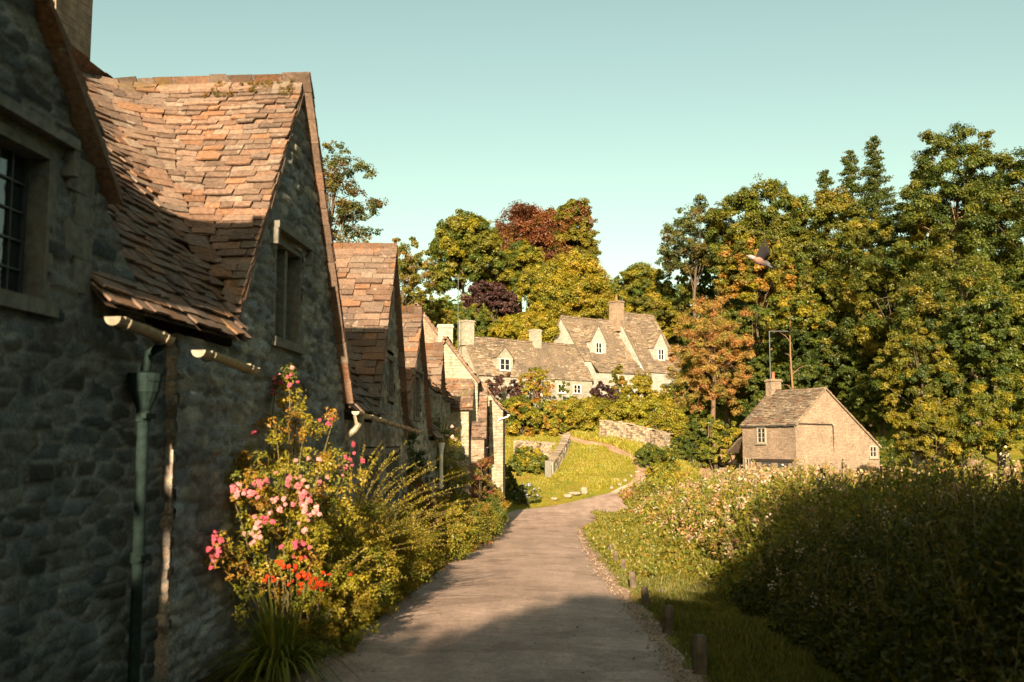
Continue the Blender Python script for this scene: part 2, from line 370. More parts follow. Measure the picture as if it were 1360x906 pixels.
# ------------------------------------------------------------------ stone slates laid along contour courses
SL_WARM = [(.180, .108, .072), (.165, .108, .078), (.185, .125, .090), (.155, .104, .076), (.20, .108, .062), (.185, .138, .105), (.14, .098, .074)]
SL_GREY = [(.22, .175, .13), (.18, .14, .10), (.25, .20, .15), (.15, .115, .085), (.20, .145, .10)]
def pal(p, n, var=.15):
    p = np.array(p); c = p[rng.integers(0, len(p), n)]
    return c * rnd(1 - var, 1 + var, (n, 1))
def course(mb, P, Nrm, Up, gauge, wid=(.16, .42), th=.022, palette=SL_WARM, jit=.008, sag=None):
    """tiles along polyline P (m,3) with per-point surface normals and up-slope vectors"""
    seg = np.linalg.norm(np.diff(P, axis=0), axis=1); cs = np.concatenate([[0], np.cumsum(seg)]); L = cs[-1]
    if L < .05: return
    x = -rnd(0, .02)
    while x < L - .03:
        w_ = min(rnd(*wid), L - x + .015)
        if w_ < wid[0] * .5 and x > 0: x += w_; continue
        a, b = np.clip(x + .003, 0, L), np.clip(x + w_ - .003, 0, L); md = .5 * (a + b)
        itp = lambda q, A: np.array([np.interp(q, cs, A[:, k]) for k in range(3)])
        pa, pb = itp(a, P), itp(b, P); n = nrm(itp(md, Nrm)); up = nrm(itp(md, Up)); up = nrm(up - n * np.dot(up, n))
        d = pb - pa
        if np.linalg.norm(d) < .02: x += w_; continue
        t = th * rnd(.7, 1.5); g = gauge * rnd(1.7, 2.0); lift = t * rnd(1.2, 2.1)
        c = pal(palette, 1, .24)[0]
        ja, jb = rnd(-jit, jit), rnd(-jit, jit); tw = rnd(-.3, .3) * t
        pm = .5 * (pa + pb) + up * rnd(-jit, jit) * 1.3
        low = [pa + up * ja + d * .02, pm, pb + up * jb - d * .02]
        V = []
        for q, e in zip(low, (tw, 0, -tw)):
            V += [q + n * (lift + e), q + n * (lift + e + t)]
        V += [pa + up * g, pa + up * g + n * t * .8, pb + up * g, pb + up * g + n * t * .8]
        F = [[0, 2, 3, 1], [2, 4, 5, 3], [1, 3, 5, 9], [1, 9, 7, 1], [0, 1, 7, 6], [4, 8, 9, 5], [0, 6, 8, 4]]
        F = [f for f in F if len(set(f)) == 4]
        mb.add(V, F, c); mb.add(np.array(V)[[1, 9, 7]], [[0, 1, 2]], c)
        x += w_
def slope(mb, A, B, Up, n, length, g0=.17, g1=.11, th=.022, wid=(.16, .42), palette=SL_WARM, clip=None, sag=.03, seed=0, jit=.008):
    """planar slope: eave A->B, Up unit vector up-slope, normal n"""
    A, B, Up, n = map(lambda q: np.asarray(q, float), (A, B, Up, n)); L = np.linalg.norm(B - A); dU = (B - A) / L
    v = 0.0; k = 0
    base = MB()
    while v < length:
        g = g0 + (g1 - g0) * v / length
        a, b = (0, L) if clip is None else clip(v)
        if b - a > .1:
            m = max(3, int((b - a) / .5)); q = np.linspace(a, b, m)
            s = sag * (fbm(q * .35 + seed, np.full(m, v * .35), 31 + seed) - .55) * 2 - sag * .8 * np.sin(np.pi * np.clip(q / L, 0, 1))
            P = A + q[:, None] * dU + Up * v + s[:, None] * n
            course(mb, P, np.tile(n, (m, 1)), np.tile(Up, (m, 1)), min(g, length - v + .02) if length - v < g else g, wid, th, palette, jit)
        v += g; k += 1
def ridge(mb, A, B, seg=.42, r=.13, palette=SL_WARM, drop=.09):
    A, B = np.asarray(A, float), np.asarray(B, float); L = np.linalg.norm(B - A); d = (B - A) / L
    side = nrm(np.cross(d, Z3)); x = 0
    while x < L:
        w_ = min(rnd(.8, 1.2) * seg, L - x); a = A + d * x; b = A + d * (x + w_ - .008); c = pal(palette, 1)[0] * 1.05
        zz = rnd(-.012, .012); pr = [(-r, -drop), (-r * .55, -.01), (0, .045), (r * .55, -.01), (r, -drop)]
        V = [];
        for e in (a, b):
            for (p, q) in pr: V.append(e + side * p + Z3 * (q + zz + .03))
            for (p, q) in pr: V.append(e + side * p * .9 + Z3 * (q + zz))
        V = np.array(V); F = []
        for k in range(4): F += [[k, k + 1, k + 11, k + 10], [k + 5, k + 15, k + 16, k + 6], [k, k + 5, k + 6, k + 1], [k + 10, k + 11, k + 16, k + 15]]
        F += [[0, 10, 15, 5], [4, 9, 19, 14]]
        mb.add(V, F, c); x += w_

# ------------------------------------------------------------------ foliage
def leaves(mb, P, D, size, col, asp=.6, droop=.3):
    """diamond leaves: P centres (n,3), D leaf normals (n,3)"""
    n = len(P); D = D / (np.linalg.norm(D, axis=1)[:, None] + 1e-9)
    T = rng.normal(size=(n, 3)); T -= D * (T * D).sum(1)[:, None]; T /= np.linalg.norm(T, axis=1)[:, None] + 1e-9
    B = np.cross(D, T); s = np.broadcast_to(size, (n,))[:, None]
    V = np.stack([P - T * s * .5, P + B * s * asp * .5 + D * s * .08, P + T * s * .5 - D * s * droop * rnd(0, 1, (n, 1)), P - B * s * asp * .5 + D * s * .08], 1)
    F = np.arange(n * 4).reshape(n, 4)
    mb.add(V.reshape(-1, 3), F, np.repeat(col, 4, axis=0))
def blade_leaves(mb, P, T, D, size, col, asp=.35):
    n = len(P); T = T / (np.linalg.norm(T, axis=1)[:, None] + 1e-9); D = D - T * (T * D).sum(1)[:, None]; D /= np.linalg.norm(D, axis=1)[:, None] + 1e-9
    B = np.cross(D, T); s = np.broadcast_to(size, (n,))[:, None]
    V = np.stack([P, P + T * s * .45 + B * s * asp * .5, P + T * s - D * s * .12, P + T * s * .45 - B * s * asp * .5], 1)
    mb.add(V.reshape(-1, 3), np.arange(n * 4).reshape(n, 4), np.repeat(col, 4, axis=0))
def sph(n):
    v = rng.normal(size=(n, 3)); return v / np.linalg.norm(v, axis=1)[:, None]
def clumps_to_leaves(mb, C, rc, m, size, palette, flat=.7, up=.5, var=.14, asp=.65, tintc=None):
    """C (k,3) clump centres, rc radii; m leaves each"""
    k = len(C); rc = np.broadcast_to(rc, (k,)); idx = np.repeat(np.arange(k), m); n = len(idx)
    ns = 9; sd = sph(k * ns); so_ = sd * (rc[np.repeat(np.arange(k), ns)] * rnd(.35, .95, k * ns))[:, None] * np.array([1, 1, flat])
    j = idx * ns + rng.integers(0, ns, n); d = sph(n); rr = rc[idx] * .46 * rng.random(n) ** .45
    P = C[idx] + so_[j] + d * rr[:, None] * np.array([1, 1, .8])
    D = sd[j] * .6 + d * .5 + sph(n) * .6 + Z3 * up
    cc = pal(palette, k, .12); col = cc[idx] * (.75 + .25 * pal(palette, n, 0) / np.mean(palette, axis=0)) * rnd(1 - var, 1 + var, (n, 1))
    if tintc is not None: col = col * tintc[idx]
    leaves(mb, P, D, size * rnd(.6, 1.35, n), np.clip(col, 0, 1), asp)
def ell_clumps(c, r, k, seed=0, fill=.35, low=-.6, rough=.22):
    d = sph(k * 3); d = d[d[:, 2] > low][:k]
    lump = 1 + rough * (fbm(d[:, 0] * 2.5 + 7 + seed, d[:, 1] * 2.5 + d[:, 2] * 2 + 9, 50 + seed) - .5) * 2.4
    f = np.where(rng.random(len(d)) < fill, rng.uniform(.35, .8, len(d)), rng.uniform(.84, 1.0, len(d)))
    return np.asarray(c) + d * f[:, None] * lump[:, None] * np.asarray(r)
BARK = (.10, .075, .055)
PY = [(.25, .215, .018), (.29, .235, .02), (.19, .185, .018), (.32, .235, .025), (.14, .15, .016)]
PO = [(.30, .17, .025), (.25, .19, .022), (.33, .16, .04), (.19, .17, .02)]
def limbs(mb, base, height, r0, tips, col=BARK, k=7, lean=(0, 0), fork=.58):
    z = np.linspace(0, 1, 9)[:, None]; base = np.asarray(base, float)
    top = base + np.array([lean[0], lean[1], height])
    P = base * (1 - z) + top * z + np.hstack([np.sin(z * 5 + base[0]) * .03 * height * z, np.cos(z * 4 + base[1]) * .02 * height * z, 0 * z])
    rr = r0 * (1.25 * (1 - z[:, 0]) ** 1.2 * .75 + .22); rr[0] *= 1.35
    mb.tube(P, rr, 10, col)
    for tip in tips:
        f = rnd(fork, .95); i = f * 8; a = np.array([np.interp(i, np.arange(9), P[:, q]) for q in range(3)]); ra = np.interp(i, np.arange(9), rr) * .36
        mid = a * .5 + tip * .5 + Z3 * np.linalg.norm(tip - a) * rnd(.02, .16) + rng.normal(size=3) * np.linalg.norm(tip - a) * .05
        t = np.linspace(0, 1, 7)[:, None]; Q = a * (1 - t) ** 2 + 2 * mid * t * (1 - t) + tip * t ** 2
        mb.tube(Q, ra * (1 - .85 * t[:, 0]) + .006, 5, col, cap=False)
G_DARK = [(.038, .060, .011), (.052, .074, .012), (.030, .050, .010), (.065, .082, .013)]
G_MID = [(.066, .090, .013), (.085, .10, .013), (.052, .077, .012), (.11, .115, .015)]
G_YEL = [(.15, .14, .012), (.18, .16, .014), (.12, .125, .012), (.21, .17, .018)]
G_OLIVE = [(.088, .095, .013), (.115, .11, .014), (.07, .08, .012), (.14, .12, .015)]
G_AUT = [(.22, .13, .02), (.25, .15, .03), (.18, .13, .02), (.26, .10, .025)]
G_ORNG = [(.25, .16, .05), (.22, .15, .04), (.25, .13, .045), (.18, .15, .035)]
G_COPPER = [(.10, .035, .018), (.13, .05, .02), (.08, .035, .018), (.12, .065, .02)]
G_PURP = [(.045, .020, .022), (.06, .028, .028), (.035, .018, .018)]
G_ASH = [(.06, .075, .02), (.08, .09, .02), (.10, .08, .02), (.05, .07, .025)]
for P_ in (G_DARK, G_MID, G_YEL, G_OLIVE, G_AUT, G_ORNG, G_COPPER, G_PURP, G_ASH):
    P_[:] = [tuple(min(.6, c * f) for c, f in zip(q, (1.34, 1.28, 1.1))) for q in P_]
def tree(name, label, cat, x, y, ztop, r, palette, k=90, m=150, leaf=.3, rc=(.10, .2), low=-.55, rz=None, trunk=.3, flat=.65, fill=.3, nb=16, group=None, rough=.25, seed=None, base=None, crown_bottom=None, up=.5, bark=BARK, depth=None):
    """r: horizontal crown radius; ztop: world z of the crown's top"""
    seed = int(abs(x * 7 + y * 3) + 5) % 97 if seed is None else seed
    zb = float(G(x, y)) - .1
    H = ztop - zb
    if rz is None: rz = min(r * 1.25, H * .45)
    if crown_bottom is not None: rz = (ztop - crown_bottom) / 2
    c = np.array([x, y, ztop - rz])
    k = int(k * 1.7); m = int(m * 1.8); leaf = leaf * .62; rough = rough * .6; nb = int(nb * .7); rc = (rc[0] * .95, rc[1] * 1.0)
    root = thing(name, label, cat, (x, y, zb), group)
    rcm = r * rnd(rc[0], rc[1], k)
    C = ell_clumps(c, (r - rcm.mean(), (depth or r) - rcm.mean(), rz - rcm.mean() * .6), k, seed, fill, low, rough); rcm = rcm[:len(C)]
    mb = MB(); limbs(mb, (x, y, zb), max(c[2] + rz * .35 - zb, 1.0), trunk, C[rng.choice(len(C), min(nb, len(C)), replace=False)], bark)
    mb.build('trunk', 'bark', root, smooth=True)
    mb = MB(); clumps_to_leaves(mb, C, rcm, m, leaf, palette, flat, up); mb.build('crown', 'leaf', root)
    return root
def shrub(name, label, cat, c, r, palette, k=60, m=110, leaf=.05, rc=(.14, .26), low=-.3, fill=.3, sprays=0, spl=.6, group=None, rough=.3, flat=.8, up=.5, seed=1, flowers=None, stems=6, var=.22):
    """c: base centre on ground; r (rx,ry,h)"""
    c = np.asarray(c, float); r = np.asarray(r, float)
    root = thing(name, label, cat, c, group)
    cc = c + Z3 * r[2] * .42; rr = np.array([r[0], r[1], r[2] * .58])
    rcm = r[:2].mean() * rnd(rc[0], rc[1], k)
    C = ell_clumps(cc, rr - rcm.mean() * .8, k, seed, fill, -.75, rough); rcm = rcm[:len(C)]
    C[:, 2] = np.maximum(C[:, 2], c[2] + .03)
    mb = MB()
    for q in range(stems):
        tip = C[rng.integers(len(C))]; b = c + np.array([rnd(-.2, .2) * r[0], rnd(-.2, .2) * r[1], -.05]); t = np.linspace(0, 1, 6)[:, None]
        mb.tube(b * (1 - t) + tip * t + np.array([0, 0, 1]) * (t * (1 - t)) * .2 * r[2], (.012 + .01 * r[2]) * (1 - .8 * t[:, 0]), 5, BARK, cap=False)
    mb.build('stem', 'bark', root)
    mb = MB(); clumps_to_leaves(mb, C, rcm, m, leaf, palette, flat, up, var)
    for q in range(sprays):
        d = sph(1)[0]; d[2] = abs(d[2]) * 1.1 + .25; d = nrm(d); a = cc + d * rr * .8; t = np.linspace(0, 1, 8)[:, None]; L = spl * rnd(.5, 1.2)
        h = nrm(np.array([d[0], d[1], 0.01]))
        Q = a + d * L * t + h * L * .3 * t * t - Z3 * L * .18 * t * t
        mb.tube(Q, .0035 * (1 - .7 * t[:, 0]) + .0015, 4, (.10, .07, .03), cap=False)
        n = int(46 * L / .5) + 10; tt = rng.random(n); QQ = np.stack([np.interp(tt * 7, np.arange(8), Q[:, e]) for e in range(3)], 1)
        blade_leaves(mb, QQ, sph(n) + d * .8, sph(n) + Z3, leaf * rnd(.7, 1.2, n), pal(palette, n) * 1.1)
    mb.build('foliage', 'leaf', root)
    return root, C, rcm

# ================================================================== THE SETTING: ground, lane, paths
def sheet(name, xs, ys, zf, mat, kind='structure'):
    X, Y = np.meshgrid(xs, ys, indexing='ij'); Z = zf(X, Y); n2 = len(ys)
    i, j = np.meshgrid(np.arange(len(xs) - 1), np.arange(n2 - 1), indexing='ij'); i, j = i.ravel(), j.ravel()
    mb = MB(); mb.add(np.stack([X, Y, Z], -1).reshape(-1, 3), np.stack([i * n2 + j, (i + 1) * n2 + j, (i + 1) * n2 + j + 1, i * n2 + j + 1], -1))
    o = mb.build(name, mat, smooth=True); o['kind'] = kind; return o
def axis(*seg): return np.unique(np.concatenate([np.arange(a, b, st) for a, b, st in seg]))
sheet('ground', axis((-400, -40, 20), (-40, -6, 1), (-6, 24, .5), (24, 60, 1), (60, 440, 20)),
      axis((-80, -8, 4), (-8, 110, .5), (110, 200, 2), (200, 900, 25)), lambda X, Y: G(X, Y), 'ground')
def edge(pts, ys):
    P = np.array([gp(*p)[:2] for p in pts]); P = P[np.argsort(P[:, 1])]; return P, np.interp(ys, P[:, 1], P[:, 0])
LYS = np.arange(-25, 58, .2)
PL, LE = edge([(300, 1000), (395, 905), (440, 870), (530, 800), (590, 752), (622, 724), (648, 703), (665, 689)], LYS)
PR, RE = edge([(960, 985), (893, 880), (862, 835), (815, 782), (786, 742), (772, 717), (768, 702), (790, 692)], LYS)
def lane_strip(name, mat, ex, dz, wob, seed):
    ys = LYS; a = LE - ex + wob * (fbm(ys * .8, ys * 0, seed) - .5); b = RE + ex + wob * (fbm(ys * .9, ys * 0 + 5, seed + 1) - .5)
    m = 14; t = np.linspace(0, 1, m); X = a[:, None] * (1 - t) + b[:, None] * t; Y = np.repeat(ys[:, None], m, 1)
    Z = lane_z(Y) + dz + .03 * np.sin(np.pi * t)[None] + .01 * (fbm(X * 1.3, Y * 1.1, seed + 5) - .5)
    return X, Y, Z
def strip_obj(name, mat, XYZ):
    X, Y, Z = XYZ; n, m = X.shape; i, j = np.meshgrid(np.arange(n - 1), np.arange(m - 1), indexing='ij'); i, j = i.ravel(), j.ravel()
    mb = MB(); mb.add(np.stack([X, Y, Z], -1).reshape(-1, 3), np.stack([i * m + j, i * m + j + 1, (i + 1) * m + j + 1, (i + 1) * m + j], -1))
    o = mb.build(name, mat, smooth=True); o['kind'] = 'structure'; return o
X, Y, Z = lane_strip('lane', 'road', -.10, .030, .22, 3); strip_obj('lane', 'road', (X, Y, Z))
X, Y, Z = lane_strip('gravel_shoulder', 'dirt', .16, .016, .45, 8); Z -= .03 * np.sin(np.pi * np.linspace(0, 1, 14)); strip_obj('gravel_shoulder', 'dirt', (X, Y, Z))
# junction where the lane turns right behind the riverside herbs, and the road that climbs under the wood
def ribbon(name, mat, pts, dz, m=7, wob=.2, seed=5):
    """pts: list of (left xy, right xy)"""
    A = np.array([p[0] for p in pts], float); B = np.array([p[1] for p in pts], float)
    k = np.arange(len(pts)); q = np.linspace(0, len(pts) - 1, 12 * (len(pts) - 1) + 1)
    f = lambda W: np.stack([np.interp(q, k, W[:, 0]), np.interp(q, k, W[:, 1])], 1)
    def sm(W):
        for _ in range(5): W[1:-1] = (W[:-2] + W[1:-1] * 2 + W[2:]) / 4
        return W
    A, B = sm(f(A)), sm(f(B)); t = np.linspace(0, 1, m)[None, :, None]
    A = A + wob * (fbm(q * 2, q * 0, seed)[:, None] - .5); B = B + wob * (fbm(q * 2, q * 0 + 9, seed)[:, None] - .5)
    P = A[:, None] * (1 - t) + B[:, None] * t
    return strip_obj(name, mat, (P[..., 0], P[..., 1], G(P[..., 0], P[..., 1]) + dz))
g2 = lambda px, py: gp(px, py)[:2]
lx = LE[-1]; rx = RE[-1]
ribbon('lane_bend', 'road', [((float(np.interp(54, LYS, LE)), 54), (float(np.interp(54, LYS, RE)), 54)), ((.1, 60.0), (6.3, 57.0)), ((2.6, 63.6), (8.6, 60)), ((6.0, 66.6), (11.5, 63)), ((11, 70.5), (15, 66)), ((15, 74), (19, 70))], .036, 9, .1, 5)
ribbon('wood_road', 'dirt', [((12.0, 70.4), (15.5, 69.4)), ((13.6, 75), (17.0, 75)), ((15.0, 80), (18.6, 80)), ((16.4, 85), (20.6, 85)), ((18.5, 92), (23, 92)), ((24, 100), (29, 98))], .03, 7, .3, 6)
ribbon('hillside_path', 'dirt', [((7.4, 67.2), (9.2, 67.4)), ((8.6, 70), (10.1, 70)), ((9.2, 73), (10.6, 73)), ((9.0, 76), (10.3, 76.5)), ((7.2, 79.5), (8.0, 80.5)), ((5.2, 82.0), (5.8, 83.2)), ((3.8, 84.5), (4.2, 85.5))], .03, 5, .25, 7)
# garden bed in front of the row
sheet('garden_bed', np.linspace(-4.6, -.2, 12), np.arange(-2, 46, 1.0), lambda X, Y: lane_z(Y) + .01 - .2 * sst(0, 1, (X - (np.interp(Y, LYS, LE) - .35)) / .3), 'soil')

# ================================================================== THE ROW
class Fr:
    def __init__(s, X0, head):
        s.U = nrm([head, 1, 0]); s.N = np.array([s.U[1], -s.U[0], 0]); s.O = np.array([X0, 0, 0.0])
    def p(s, a, t, z): return s.O + a * s.U - t * s.N + z * Z3
def box_l(mb, fr, s0, s1, t0, t1, z0, z1, col=None, jit=0):
    mb.box(fr.p((s0 + s1) / 2, (t0 + t1) / 2, (z0 + z1) / 2), [fr.U, -fr.N, Z3], (abs(s1 - s0) / 2, abs(t1 - t0) / 2, abs(z1 - z0) / 2), col, jit)
def window(parent, fr, s0, s1, z0, z1, lights=2, fw=.11, hood=False, bars=(3, 5), mat='dressed', depth=.15, proud=.02, sillx=.08, label=None):
    mb = MB(); j = .004
    box_l(mb, fr, s0 - fw, s0, -proud, depth, z0, z1, jit=j); box_l(mb, fr, s1, s1 + fw, -proud, depth, z0, z1, jit=j)
    box_l(mb, fr, s0 - fw, s1 + fw, -proud - .003, depth, z1, z1 + fw * 1.1, jit=j); box_l(mb, fr, s0 - fw - .02, s1 + fw + .02, -proud - sillx * .6, depth, z0 - fw, z0, jit=j)
    wl = (s1 - s0) / lights
    for k in range(1, lights): box_l(mb, fr, s0 + k * wl - .045, s0 + k * wl + .045, -proud * .2 + .02, depth - .01, z0, z1, jit=.002)
    o = mb.build('window', mat, parent)
    if label: o['label'] = label
    if hood:
        mb = MB(); zt = z1 + fw * 1.1
        box_l(mb, fr, s0 - fw - .12, s1 + fw + .12, -.11, .02, zt + .01, zt + .085, jit=.004)
        for q in (s0 - fw - .10, s1 + fw + .10): box_l(mb, fr, q - .035, q + .035, -.10, .02, zt - .17, zt + .008, jit=.004)
        mb.build('hood_mould', mat, o)
    mb = MB(); mb.add([fr.p(s0, depth - .03, z0), fr.p(s1, depth - .03, z0), fr.p(s1, depth - .03, z1), fr.p(s0, depth - .03, z1)], [[0, 1, 2, 3]])
    box_l(mb, fr, s0 - fw * .9, s1 + fw * .9, depth + .02, depth + .03, z0 - fw * .9, z1 + fw)
    mb.build('pane', 'glass', o)
    if bars:
        mb = MB()
        for k in range(lights):
            a = s0 + k * wl + .05; b = s0 + (k + 1) * wl - .05
            for q in range(bars[0] + 1): c = a + (b - a) * q / bars[0]; box_l(mb, fr, c - .006, c + .006, depth - .05, depth - .028, z0, z1)
            for q in range(1, bars[1]): c = z0 + (z1 - z0) * q / bars[1]; box_l(mb, fr, a, b, depth - .052, depth - .030, c - .006, c + .006)
        mb.build('lead_bar', 'lead', o)
    return o
def swept(mb, fr, s_end, apex, zap, tg, zeave, tm, overh=.25, verge=.15, gauge=.15, th=.022, wid=(.16, .42), ztop=None, side=-1, rf=.8, palette=SL_WARM, taper=.75, flush=0):
    """L-shaped courses: main roof from s_end to the gable slope, swept round the valley. side -1: left half, +1: right half"""
    ztop = ztop or zap; z = zeave; prev = None; sh = MB()
    sg_m = math.atan(tg); mm = math.atan(tm); k = 0
    while z < ztop - .01:
        t_m = (z - zeave) / tm - overh; sg = apex + side * (zap - z) / tg
        f = (z - zeave) / (ztop - zeave)
        A = np.array([s_end, t_m + flush]); Cn = np.array([sg, t_m]); B = np.array([sg, -verge])
        L1 = abs(sg - s_end); L2 = t_m + verge
        r_ = min(rf * (1.15 - .5 * f), .48 * L1, .48 * L2) if L2 > .05 else 0
        pts = []; nn = []
        def add(p, q): pts.append(p); nn.append(q)
        na = max(3, int(L1 / .4))
        for e in np.linspace(0, 1, na): add(A + (Cn - A) * e * (1 - (r_ / L1 if L1 > 0 else 0)), 0.0)
        if L2 > .05:
            if r_ > .02:
                p0 = pts[-1]; p2 = Cn + (B - Cn) * (r_ / L2)
                for e in np.linspace(0, 1, 7)[1:]: add(p0 * (1 - e) ** 2 + 2 * Cn * e * (1 - e) + p2 * e * e, e)
            p0 = pts[-1]
            for e in np.linspace(0, 1, max(3, int(L2 / .35)))[1:]: add(p0 + (B - p0) * e, 1.0)
        pts = np.array(pts); nn = np.array(nn)[:, None]
        h = (1 - nn) * fr.N + nn * (side * fr.U); h /= np.linalg.norm(h, axis=1)[:, None]
        pit = mm + (sg_m - mm) * nn
        Nn = h * np.sin(pit) + Z3 * np.cos(pit); Up = -h * np.cos(pit) + Z3 * np.sin(pit)
        P = np.array([fr.p(a, b, z) for a, b in pts])
        wob = .05 * (fbm(P[:, 1] * .5 + 3, P[:, 2] * .6 + P[:, 0] * .5, 77) - .5)
        P = P + Nn * wob[:, None]
        g = gauge * (1.15 - (1 - taper) * f * 1.2); course(mb, P, Nn, Up, g, wid, th, palette)
        # under-sheet, resampled
        cs = np.concatenate([[0], np.cumsum(np.linalg.norm(np.diff(P, axis=0), axis=1))]); q = np.linspace(0, cs[-1], 16)
        cur = np.stack([np.interp(q, cs, (P - Nn * .012)[:, e]) for e in range(3)], 1)
        if prev is not None: sh.add(np.vstack([prev, cur]), [[i, i + 1, i + 17, i + 16] for i in range(15)], palette[3])
        prev = cur; z += g * math.sin(.5 * (sg_m + mm)); k += 1
    # verge undercloak
    z = max(zeave, zeave + .0); Lg = 0
    zz = zeave + max(0, (-verge + overh) * tm) + .05
    d = nrm(-side * fr.U * math.cos(sg_m) + Z3 * math.sin(sg_m)); nG = side * fr.U * math.sin(sg_m) + Z3 * math.cos(sg_m)
    while zz < zap - .05:
        L = rnd(.22, .38); a = fr.p(apex + side * (zap - zz) / tg, 0, zz)
        mb.box(a + d * L / 2 - nG * .045 + fr.N * (verge / 2 - .03 + rnd(-.008, .008)), [d, fr.N, nG], (L / 2 - .004, verge / 2 + .03, .016), pal(palette, 1)[0], .004)
        zz += L * math.sin(sg_m)
    return sh
def row_roof(root, fr, s0, s1, apex, zap, tg, zeL, zeR, tm=1.2, gauge=.15, th=.022, wid=(.16, .42), verge=.15, rf=.8, ztop=None, palette=SL_WARM, right=True, flush=0, verge_r=None):
    mb = MB(); sh = swept(mb, fr, s0, apex, zap, tg, zeL, tm, .22, verge, gauge, th, wid, ztop, -1, rf, palette, flush=flush)
    mb.v += sh.v and []; 
    if right: sh2 = swept(mb, fr, s1, apex, zap, tg, zeR, tm, .25, verge_r or verge, gauge * 1.3, th, (wid[0] * 1.5, wid[1] * 1.5), ztop, 1, rf, palette)
    else: sh2 = None
    for q in (sh, sh2):
        if q is None or not q.v: continue
        V = np.vstack(q.v); mb.add(V, np.vstack(q.f4), palette[3])
    tr = (zap - zeL) / tm - .25
    ridge(mb, fr.p(apex, -verge, zap), fr.p(apex, tr, zap), .45, .14, palette)
    zr = (ztop or zap)
    ridge(mb, fr.p(s0, tr, zr), fr.p(s1, tr, zr), .45, .14, palette)
    # back slope of the main roof, plain sheet with coarse courses
    A = fr.p(s1, tr * 2 + .5, zeL); B = fr.p(s0, tr * 2 + .5, zeL); up = nrm(fr.p(0, tr, zr) - fr.p(0, tr * 2 + .5, zeL)); n = nrm(np.cross(up, fr.U)); n = n if n[2] > 0 else -n
    slope(mb, A, B, up, n, np.linalg.norm(fr.p(0, tr, zr) - fr.p(0, tr * 2 + .5, zeL)), .3, .3, th, (.4, .8), palette)
    mb.quad(A, B, fr.p(s0, tr, zr - .02), fr.p(s1, tr, zr - .02), palette[3])
    return mb.build('roof', 'slate', root), tr
def gutter(root, a, b, r=.055, mat='gutter', brackets=3):
    a, b = np.asarray(a, float), np.asarray(b, float); d = nrm(b - a); side = nrm(np.cross(d, Z3)); mb = MB()
    th = np.linspace(math.pi, 2 * math.pi, 9); k = len(th); L = np.linalg.norm(b - a); n = max(3, int(L / .3))
    for rr, off in ((r, 0), (r * .86, .004)):
        V = np.array([a + (b - a) * i / (n - 1) + side * math.cos(t) * rr + Z3 * (math.sin(t) * rr + off + .012 * math.sin(i * 1.7)) for i in range(n) for t in th])
        mb.add(V, [[i * k + j, i * k + j + 1, (i + 1) * k + j + 1, (i + 1) * k + j] for i in range(n - 1) for j in range(k - 1)])
    for e, s_ in ((a, 1), (b, -1)):
        V = [e + side * math.cos(t) * r + Z3 * math.sin(t) * r for t in th] + [e]
        mb.add(V, [[j, j + 1, k] for j in range(k - 1)])
    for q in np.linspace(.15, .85, brackets):
        c = a + (b - a) * q; mb.tube([c + side * math.cos(t) * r * 1.16 + Z3 * math.sin(t) * r * 1.16 for t in th], .007, 5)
        mb.box(c - d * .04, [d, side, Z3], (.03, r * 1.12, .008))
    return mb.build('gutter', mat, root)
def chimney(root, c, u, w, d, z0, z1, mat='dressed_pale', cap=.07, pots=0, flange=None, name='chimney'):
    """c centre xy, u axis of width"""
    u = nrm([u[0], u[1], 0]); n = np.array([u[1], -u[0], 0]); mb = MB(); c = np.array([c[0], c[1], 0.0]); ax = [u, n, Z3]
    mb.box(c + Z3 * (z0 + z1) / 2, ax, (w / 2, d / 2, (z1 - z0) / 2))
    mb.box(c + Z3 * (z1 + .04), ax, (w / 2 + cap, d / 2 + cap, .045)); mb.box(c + Z3 * (z1 + .12), ax, (w / 2 + cap * .3, d / 2 + cap * .3, .045))
    if flange: mb.box(c + Z3 * flange, ax, (w / 2 + .09, d / 2 + .09, .05))
    o = mb.build(name, mat, root)
    for k in range(pots):
        mb = MB(); cc = c + u * ((k - (pots - 1) / 2) * .35)
        mb.tube([cc + Z3 * (z1 + .15), cc + Z3 * (z1 + .25), cc + Z3 * (z1 + .30), cc + Z3 * (z1 + .62), cc + Z3 * (z1 + .66), cc + Z3 * (z1 + .70)], [.15, .14, .115, .105, .135, .125], 12)
        mb.build('chimney_pot', 'pot', o)
    return o
def gable_in(apex, zap, tg, lo, hi, zt, holes=()):
    def f(s, z):
        ok = (z < zt(s)) | ((np.abs(s - apex) * tg < zap - .05 - z))
        ok &= (s >= lo) & (s <= hi)
        for a, b, c, d in holes: ok &= ~((s > a) & (s < b) & (z > c) & (z < d))
        return ok
    return f
def back_walls(mb, fr, s0, s1, tb, zb, zt):
    mb.quad(fr.p(s0, .03, zb), fr.p(s0, tb, zb), fr.p(s0, tb, zt), fr.p(s0, .03, zt)); mb.quad(fr.p(s1, .03, zb), fr.p(s1, tb, zb), fr.p(s1, tb, zt), fr.p(s1, .03, zt))
    mb.quad(fr.p(s0, tb, zb), fr.p(s1, tb, zb), fr.p(s1, tb, zt), fr.p(s0, tb, zt))
GREY = (.075, .078, .072)
